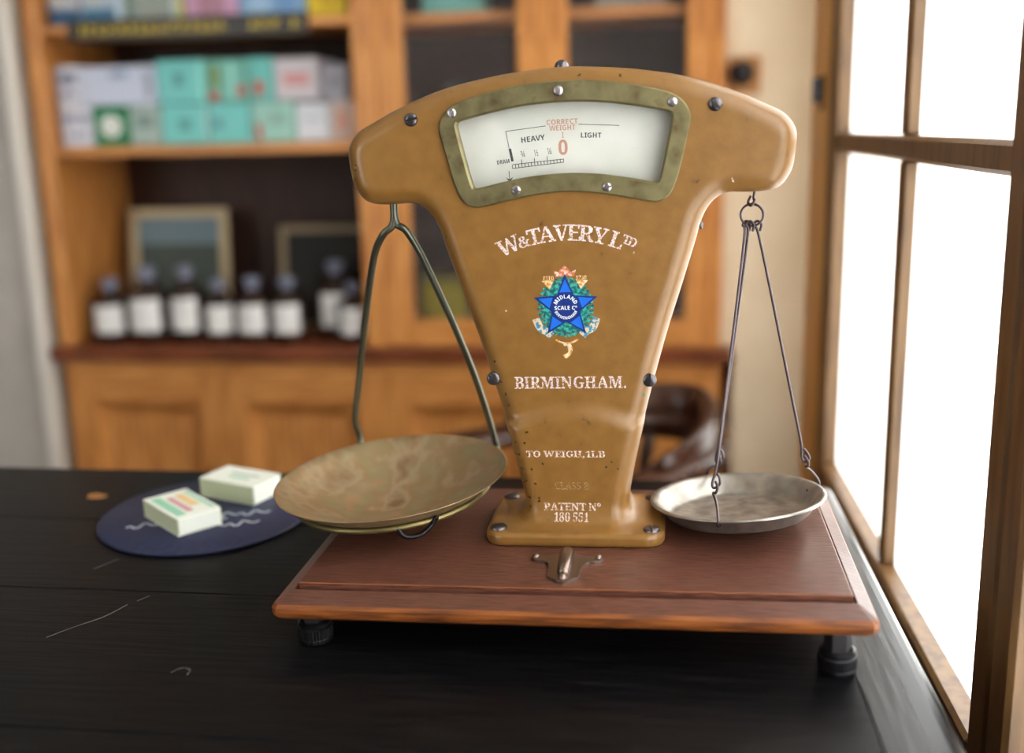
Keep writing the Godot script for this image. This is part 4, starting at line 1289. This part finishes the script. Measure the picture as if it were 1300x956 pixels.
# ==================================================================== mat and small boxes
func mat_and_boxes() -> void:
	var o := thing("round_mat", "round navy blue mat with pale script lying on the black counter", "mat", Vector3(-0.4415, T, -0.933))
	part("disc", lathe([Vector2(0, 0), Vector2(0.103, 0.0), Vector2(0.1045, 0.0012), Vector2(0.1045, 0.0026), Vector2(0.103, 0.0036), Vector2(0.0, 0.0036)], 72), M.mat_blue, o)
	var st := st_new(false)
	var rows := [[Vector2(-0.062, -0.048), Vector2(0.034, -0.010)], [Vector2(-0.026, -0.024), Vector2(0.072, 0.006)], [Vector2(0.020, -0.040), Vector2(0.066, -0.022)]]
	var n := 0
	for r in rows:
		var a: Vector2 = r[0]
		var b: Vector2 = r[1]
		var d := (b - a).normalized()
		var u := Vector2(-d.y, d.x)
		var pts := []
		var cnt := int(a.distance_to(b) / 0.004)
		for i in cnt + 1:
			var hgt: float = [0.0, 0.006, -0.002, 0.004, 0.001, 0.008, -0.003][(i * 3 + n) % 7]
			pts.append(a + d * (i * 0.004) + u * hgt)
		for i in range(0, pts.size() - 4, 4):
			add_prism(st, stroke(smooth_path(pts.slice(i, i + 5), 4), 0.0022), 0.0036, 0.0038)
		n += 1
	part("script", done(st), M.chalk, o, Transform3D(Basis(Vector3.RIGHT, -PI / 2), Vector3.ZERO), "pale blurred script")
	var specs := [
		[Vector3(-0.4401, 0, -0.8664), Vector3(-0.4157, 0, -0.9058), Vector3(-0.5005, 0, -0.9168), 0.0180, "small pale green and white carton with a coloured label on the mat", 0],
		[Vector3(-0.3978, 0, -0.9521), Vector3(-0.3845, 0, -0.9947), Vector3(-0.468, 0, -0.9775), 0.0205, "small white carton behind the colourful one on the mat", 1]]
	for s in specs:
		var near: Vector3 = s[0]
		var u: Vector3 = s[2] - near
		var lu := u.length()
		u = u.normalized()
		var v := Vector3(-u.z, 0, u.x)
		if v.dot(s[1] - near) < 0:
			v = -v
		var lv: float = (s[1] - near).dot(v)
		lv = maxf(lv, 0.040)
		var mid: Vector3 = near + u * lu * 0.5 + v * lv * 0.5
		var bs := Basis(-u, Vector3.UP, (-u).cross(Vector3.UP))
		var h: float = s[3]
		var bx := thing("carton", s[4], "box", Vector3(mid.x, T + 0.0037, mid.z), bs, "cartons on the round mat")
		part("tray", box(Vector3(lu - 0.0008, h - 0.0026, lv - 0.0026), 0.0005), M.carton, bx, at_(Vector3(0, h * 0.5, 0)))
		part("sleeve_top", box(Vector3(lu - 0.002, 0.0009, lv), 0.0003), M.carton, bx, at_(Vector3(0, h - 0.0005, 0)))
		part("sleeve_base", box(Vector3(lu - 0.002, 0.0009, lv), 0.0003), M.carton, bx, at_(Vector3(0, 0.0005, 0)))
		part("striker", box(Vector3(lu - 0.002, h - 0.0018, 0.0009), 0.0003), M.carton_side, bx, at_(Vector3(0, h * 0.5, lv * 0.5 - 0.0005)))
		part("striker", box(Vector3(lu - 0.002, h - 0.0018, 0.0009), 0.0003), M.carton_side, bx, at_(Vector3(0, h * 0.5, -lv * 0.5 + 0.0005)))
		if s[5] == 0:
			part("label_band", box(Vector3(lu * 0.80, 0.0003, lv * 0.20), 0.0001), M.print_green, bx, at_(Vector3(0, h + 0.0001, lv * 0.30)))
			part("label_band", box(Vector3(lu * 0.62, 0.0003, lv * 0.14), 0.0001), M.print_pink, bx, at_(Vector3(0.002, h + 0.0001, lv * 0.06)))
			part("label_band", box(Vector3(lu * 0.50, 0.0003, lv * 0.20), 0.0001), M.print_orange, bx, at_(Vector3(-0.006, h + 0.0001, -lv * 0.18)))
			part("label_band", box(Vector3(lu * 0.80, 0.0003, lv * 0.08), 0.0001), M.print_green, bx, at_(Vector3(0, h + 0.0001, -lv * 0.40)))
		else:
			part("label_band", box(Vector3(lu * 0.5, 0.0003, lv * 0.10), 0.0001), M.print_grey, bx, at_(Vector3(0.004, h + 0.0001, -lv * 0.10)))
			part("label_band", box(Vector3(lu * 0.36, 0.0003, lv * 0.08), 0.0001), M.print_green, bx, at_(Vector3(0.004, h + 0.0001, lv * 0.12)))

# ==================================================================== goods on the dresser
var tints := {}
func tint(c: Color, rough := 0.5) -> StandardMaterial3D:
	var k := [c, rough]
	if not tints.has(k):
		tints[k] = plain(c, rough)
	return tints[k]

func packet(label: String, group: String, x0: float, x1: float, y0: float, y1: float, z: float, depth: float, col: Color, marks: Array) -> void:
	var w := x1 - x0 - 0.003
	var h := y1 - y0 - 0.001
	var o := thing("packet", label, "box", Vector3((x0 + x1) * 0.5, y0, z - depth * 0.5), Basis.IDENTITY, group)
	part("carton", box(Vector3(w, h, depth), 0.0015), tint(col), o, at_(Vector3(0, h * 0.5, 0)))
	for m in marks:      # [u, v, width, height, colour, round]
		var p := Vector3((m[0] - 0.5) * w, m[1] * h, depth * 0.5)
		if m.size() > 5:
			part("roundel", prism(ellipse_poly(Vector2.ZERO, m[2] * w * 0.5, m[2] * w * 0.5, 20), 0.0, 0.0006), tint(m[4]), o, at_(p))
		else:
			part("label_band", box(Vector3(m[2] * w, m[3] * h, 0.0008), 0.0002), tint(m[4]), o, at_(p))

func jar(x: float, z: float, r: float, h: float, label: String, tall := 0.0) -> void:
	var o := thing("apothecary_jar", label, "jar", Vector3(x, 0.7872, z), Basis.IDENTITY, "apothecary jars on the dresser ledge")
	var sh := h * 0.72
	part("glass_body", lathe([Vector2(0, 0), Vector2(r * 0.94, 0.0), Vector2(r, 0.004), Vector2(r, sh * 0.86), Vector2(r * 0.86, sh * 0.96), Vector2(r * 0.5, sh * 1.03), Vector2(r * 0.46, sh * 1.14), Vector2(r * 0.56, sh * 1.17), Vector2(0.0, sh * 1.17)], 36), M.amber, o)
	part("stopper", lathe([Vector2(r * 0.36, 0.0), Vector2(r * 0.40, h * 0.03), Vector2(r * 0.30, h * 0.05), Vector2(r * 0.52, h * 0.10), Vector2(r * 0.50, h * 0.155), Vector2(r * 0.2, h * 0.185), Vector2(0, h * 0.19)], 24), M.stopper, o, at_(Vector3(0, sh * 1.17, 0)))
	# paper label wrapped round the front
	var st := st_new()
	var a0 := deg_to_rad(-50.0)
	var n := 14
	for i in n:
		var a := a0 + (-2.0 * a0) * i / n
		var b := a0 + (-2.0 * a0) * (i + 1) / n
		var q := r + 0.0007
		quad(st, Vector3(sin(a) * q, sh * 0.22, cos(a) * q), Vector3(sin(b) * q, sh * 0.22, cos(b) * q), Vector3(sin(b) * q, sh * 0.84, cos(b) * q), Vector3(sin(a) * q, sh * 0.84, cos(a) * q))
	part("paper_label", done(st), M.paper, o, Transform3D(Basis(Vector3.UP, 0.12 + tall), Vector3.ZERO))

func shelf_goods() -> void:
	M.amber = plain(c8(44, 26, 20), 0.08)
	M.stopper = plain(c8(126, 132, 152), 0.06)
	M.paper = plain(c8(238, 238, 236), 0.5)
	var W := c8(224, 228, 240)
	var G := c8(110, 120, 150)
	var AQ := c8(120, 208, 204)
	var RD := c8(190, 70, 56)
	var GR := c8(22, 130, 82)
	var zf := -2.305
	var d := 0.16
	var g1 := "packets on the middle dresser shelf"
	var yb := 1.2585
	var ym := 1.3520
	var yt := 1.4440
	packet("white printed packet at the left end of the lower packet row", g1, -1.368, -1.286, yb, ym - 0.002, zf, d, W, [[0.3, 0.7, 0.36, 0.2, G], [0.75, 0.7, 0.3, 0.2, G], [0.5, 0.3, 0.7, 0.1, G]])
	packet("dark green packet with a white roundel on the middle shelf", g1, -1.284, -1.196, yb, ym - 0.002, zf, d, GR, [[0.5, 0.5, 0.62, 0.5, c8(226, 232, 226), 1]])
	packet("greyish green packet beside the dark green one", g1, -1.194, -1.117, yb, ym - 0.002, zf, d, c8(168, 190, 184), [[0.5, 0.6, 0.6, 0.3, c8(120, 146, 140)]])
	packet("aqua packet in the lower row below the plain teal packet", g1, -1.115, -1.000, yb, ym - 0.002, zf, d, AQ, [[0.5, 0.5, 0.25, 0.3, c8(84, 150, 150)], [0.97, 0.5, 0.04, 0.9, c8(220, 240, 236)]])
	packet("aqua packet in the middle of the lower packet row", g1, -0.998, -0.899, yb, ym - 0.002, zf, d, AQ, [[0.2, 0.5, 0.22, 0.25, c8(90, 140, 150)]])
	packet("pale aqua packet with a red foot mark in the lower row", g1, -0.897, -0.792, yb, ym - 0.002, zf, d, c8(158, 208, 196), [[0.15, 0.28, 0.14, 0.4, RD], [0.6, 0.6, 0.4, 0.3, c8(140, 180, 168)]])
	packet("bright white packet near the right end of the lower row", g1, -0.790, -0.712, yb, ym - 0.006, zf, d, c8(222, 228, 236), [[0.5, 0.6, 0.5, 0.1, c8(190, 200, 214)]])
	packet("pinkish white packet at the right end of the lower row", g1, -0.710, -0.640, yb, ym - 0.002, zf, d, c8(206, 186, 176), [[0.4, 0.5, 0.3, 0.5, c8(206, 140, 120)]])
	packet("white packet with grey print at the left end of the upper row", g1, -1.368, -1.304, ym, yt, zf, d, W, [[0.5, 0.68, 0.7, 0.26, G], [0.5, 0.3, 0.7, 0.14, G]])
	packet("wide white packet in the upper row over the dark green one", g1, -1.302, -1.120, ym, yt - 0.003, zf, d, c8(206, 214, 234), [[0.5, 0.78, 0.24, 0.2, c8(150, 164, 190)], [0.9, 0.5, 0.1, 0.7, c8(150, 160, 176)]])
	packet("plain teal packet in the upper row", g1, -1.118, -1.000, ym, yt + 0.006, zf, d, AQ, [[0.45, 0.55, 0.2, 0.3, c8(84, 150, 150)], [0.92, 0.5, 0.1, 0.94, c8(150, 232, 214)]])
	packet("green and teal packet with red spots in the upper row", g1, -0.998, -0.899, ym, yt + 0.004, zf, d, c8(116, 186, 172), [[0.2, 0.6, 0.3, 0.5, c8(120, 150, 96)], [0.16, 0.14, 0.26, 0.2, RD], [0.84, 0.26, 0.2, 0.26, RD], [0.62, 0.5, 0.12, 0.9, c8(160, 230, 220)]])
	packet("narrow teal packet with a red mark in the upper row", g1, -0.897, -0.838, ym, yt + 0.006, zf, d, c8(112, 198, 190), [[0.4, 0.3, 0.4, 0.34, RD]])
	packet("white packet with red print in the upper row", g1, -0.836, -0.732, ym, yt + 0.002, zf, d, c8(206, 200, 206), [[0.5, 0.5, 0.6, 0.3, c8(208, 146, 146)]])
	packet("grey white packet set back at the right of the upper row", g1, -0.730, -0.672, ym, yt - 0.012, zf - 0.03, 0.13, c8(176, 176, 188), [[0.5, 0.5, 0.6, 0.3, c8(150, 150, 160)]])
	var g2 := "packets on the top open shelf of the dresser"
	var y2 := 1.5297
	packet("cream, yellow and blue packet at the left of the top shelf", g2, -1.368, -1.286, y2, y2 + 0.17, zf, d, c8(186, 190, 196), [[0.5, 0.12, 1.0, 0.22, c8(40, 90, 130)], [0.3, 0.6, 0.5, 0.4, c8(206, 190, 110)]])
	packet("pale blue and yellow packet second on the top shelf", g2, -1.284, -1.180, y2, y2 + 0.17, zf, d, c8(176, 192, 206), [[0.4, 0.12, 0.8, 0.22, c8(60, 116, 150)], [0.3, 0.55, 0.3, 0.4, c8(196, 186, 120)], [0.88, 0.4, 0.1, 0.8, c8(190, 220, 232)]])
	packet("grey green packet with a yellow edge on the top shelf", g2, -1.178, -1.036, y2, y2 + 0.17, zf, d, c8(126, 146, 136), [[0.5, 0.3, 0.6, 0.4, c8(150, 160, 152)], [0.95, 0.5, 0.09, 1.0, c8(206, 196, 60)], [0.84, 0.5, 0.1, 1.0, c8(196, 214, 214)]])
	packet("pink packet on the top shelf", g2, -1.034, -0.908, y2, y2 + 0.17, zf, d, c8(206, 160, 196), [[0.5, 0.3, 0.5, 0.5, c8(176, 130, 150)]])
	packet("light blue packet on the top shelf", g2, -0.906, -0.750, y2, y2 + 0.17, zf, d, c8(132, 176, 216), [[0.3, 0.4, 0.3, 0.6, c8(160, 196, 226)], [0.7, 0.4, 0.3, 0.6, c8(110, 156, 206)]])
	packet("bright yellow packet at the right of the top shelf", g2, -0.748, -0.655, y2, y2 + 0.17, zf, d, c8(228, 200, 24), [[0.5, 0.3, 0.4, 0.3, c8(206, 170, 20)]])
	# black strip with yellow lettering on the shelf edge
	var sg := thing("shelf_sign", "long black strip sign with yellow blurred lettering under the top shelf edge", "sign", Vector3(-1.008, 1.514, -2.2448))
	part("strip", box(Vector3(0.560, 0.046, 0.006), 0.001), tint(c8(20, 19, 14), 0.4), sg)
	var st: SurfaceTool
	rng.seed = 31
	var x := -0.268
	while x < 0.262:
		var w := rng.randf_range(0.010, 0.022)
		if rng.randf() < 0.82:
			st = st_new(false)
			add_prism(st, stroke([Vector2(x, -0.013), Vector2(x + w * 0.2, 0.012)], 0.006), 0.0030, 0.0036)
			add_prism(st, stroke([Vector2(x + w * 0.2, rng.randf_range(-0.010, 0.012)), Vector2(x + w * 0.9, rng.randf_range(-0.012, 0.010))], 0.006), 0.0030, 0.0037)
			part("yellow_letter", done(st), tint(c8(196, 168, 40), 0.5), sg)
		x += w + 0.007
	# jars
	var zj := -2.335
	jar(-1.302, zj, 0.045, 0.150, "dark glass jar with a white label at the left end of the row", 0.05)
	jar(-1.205, zj, 0.048, 0.178, "dark glass jar with a wide label, second in the row of jars")
	jar(-1.106, zj, 0.041, 0.180, "tall dark glass jar with a square label, third in the row of jars")
	jar(-1.024, zj, 0.039, 0.148, "dark glass jar with a cream narrow label, fourth in the row of jars", 0.25)
	jar(-0.938, zj, 0.042, 0.152, "dark glass jar with a bright label, fifth in the row of jars")
	jar(-0.851, zj, 0.041, 0.152, "dark glass jar with a bright label, sixth in the row of jars")
	jar(-0.748, zj - 0.06, 0.043, 0.182, "taller dark glass jar set back near the right of the row")
	jar(-0.686, zj + 0.01, 0.037, 0.140, "dark glass jar at the right end of the row beside the upright")
	# framed pictures behind the jars
	for e in [[-1.187, 0.265, 0.31, "cream framed picture leaning behind the left jars", 0], [-0.80, 0.235, 0.262, "dark picture with a thin pale frame leaning behind the right jars", 1]]:
		var w: float = e[1]
		var h: float = e[2]
		var f := thing("picture_frame", e[3], "picture", Vector3(e[0], 0.7872, -2.47), Basis(Vector3.RIGHT, -0.10))
		var fm: StandardMaterial3D = tint(c8(196, 176, 138), 0.5) if e[4] == 0 else tint(c8(150, 132, 100), 0.5)
		var t := 0.022 if e[4] == 0 else 0.016
		part("frame_bar", box(Vector3(w, t, 0.014), 0.003), fm, f, at_(Vector3(0, t * 0.5 + 0.001, 0)))
		part("frame_bar", box(Vector3(w, t, 0.014), 0.003), fm, f, at_(Vector3(0, h - t * 0.5, 0)))
		part("frame_bar", box(Vector3(t, h - 2 * t, 0.014), 0.003), fm, f, at_(Vector3(-w * 0.5 + t * 0.5, h * 0.5, 0)))
		part("frame_bar", box(Vector3(t, h - 2 * t, 0.014), 0.003), fm, f, at_(Vector3(w * 0.5 - t * 0.5, h * 0.5, 0)))
		part("picture", box(Vector3(w - 2 * t, h - 2 * t, 0.006), 0.001), tint(c8(70, 80, 74) if e[4] == 0 else c8(26, 24, 20), 0.7), f, at_(Vector3(0, h * 0.5, -0.002)))
		if e[4] == 0:
			part("sky_band", box(Vector3(w - 2 * t, h * 0.22, 0.0015), 0.0004), tint(c8(110, 130, 140), 0.7), f, at_(Vector3(0, h - t - h * 0.11, 0.0018)))
	# things behind the glass doors
	var yg := 1.1822
	for e in [[-0.505, 0.042, 0.16, c8(58, 70, 66), "dull green tin behind the left glass door, leftmost"], [-0.425, 0.036, 0.19, c8(96, 104, 104), "grey tin behind the left glass door"], [-0.345, 0.036, 0.20, c8(110, 46, 62), "dark pink tin behind the left glass door"], [-0.10, 0.036, 0.15, c8(120, 124, 112), "pale grey tin behind the right glass door"], [-0.015, 0.04, 0.12, c8(70, 60, 40), "brown tin behind the right glass door"], [0.055, 0.03, 0.15, c8(86, 78, 46), "olive tin behind the right glass door"]]:
		var o := thing("tin", e[4], "tin", Vector3(e[0], yg, -2.42), Basis.IDENTITY, "tins behind the glass doors")
		var r: float = e[1]
		var h: float = e[2]
		part("can", lathe([Vector2(0, 0), Vector2(r, 0), Vector2(r, h), Vector2(r - 0.002, h + 0.001), Vector2(0, h + 0.001)], 28), tint(e[3], 0.4), o)
		part("lid", lathe([Vector2(r * 0.9, 0.0), Vector2(r * 0.92, 0.008), Vector2(r * 0.8, 0.011), Vector2(0, 0.011)], 28), tint(e[3].darkened(0.3), 0.35), o, at_(Vector3(0, h + 0.001, 0)))
	var gb := thing("yellow_tin", "yellow-green tin low behind the left glass door", "tin", Vector3(-0.475, 0.8003, -2.40))
	part("can", box(Vector3(0.11, 0.115, 0.07), 0.008), tint(c8(150, 138, 26), 0.4), gb, at_(Vector3(0, 0.0575, 0)))
	part("lid", box(Vector3(0.112, 0.018, 0.072), 0.006), tint(c8(120, 112, 30), 0.4), gb, at_(Vector3(0, 0.1245, 0)))
	for e in [[-0.43, 0.14, c8(120, 196, 190), "aqua packet on the top shelf behind the left glass door"], [-0.03, 0.16, c8(150, 150, 140), "grey packet on the top shelf behind the right glass door"]]:
		packet(e[3], "packets behind the glass doors", e[0] - e[1] * 0.5, e[0] + e[1] * 0.5, 1.5305, 1.66, -2.36, 0.12, e[2], [[0.5, 0.5, 0.5, 0.4, e[2].lightened(0.3)]])
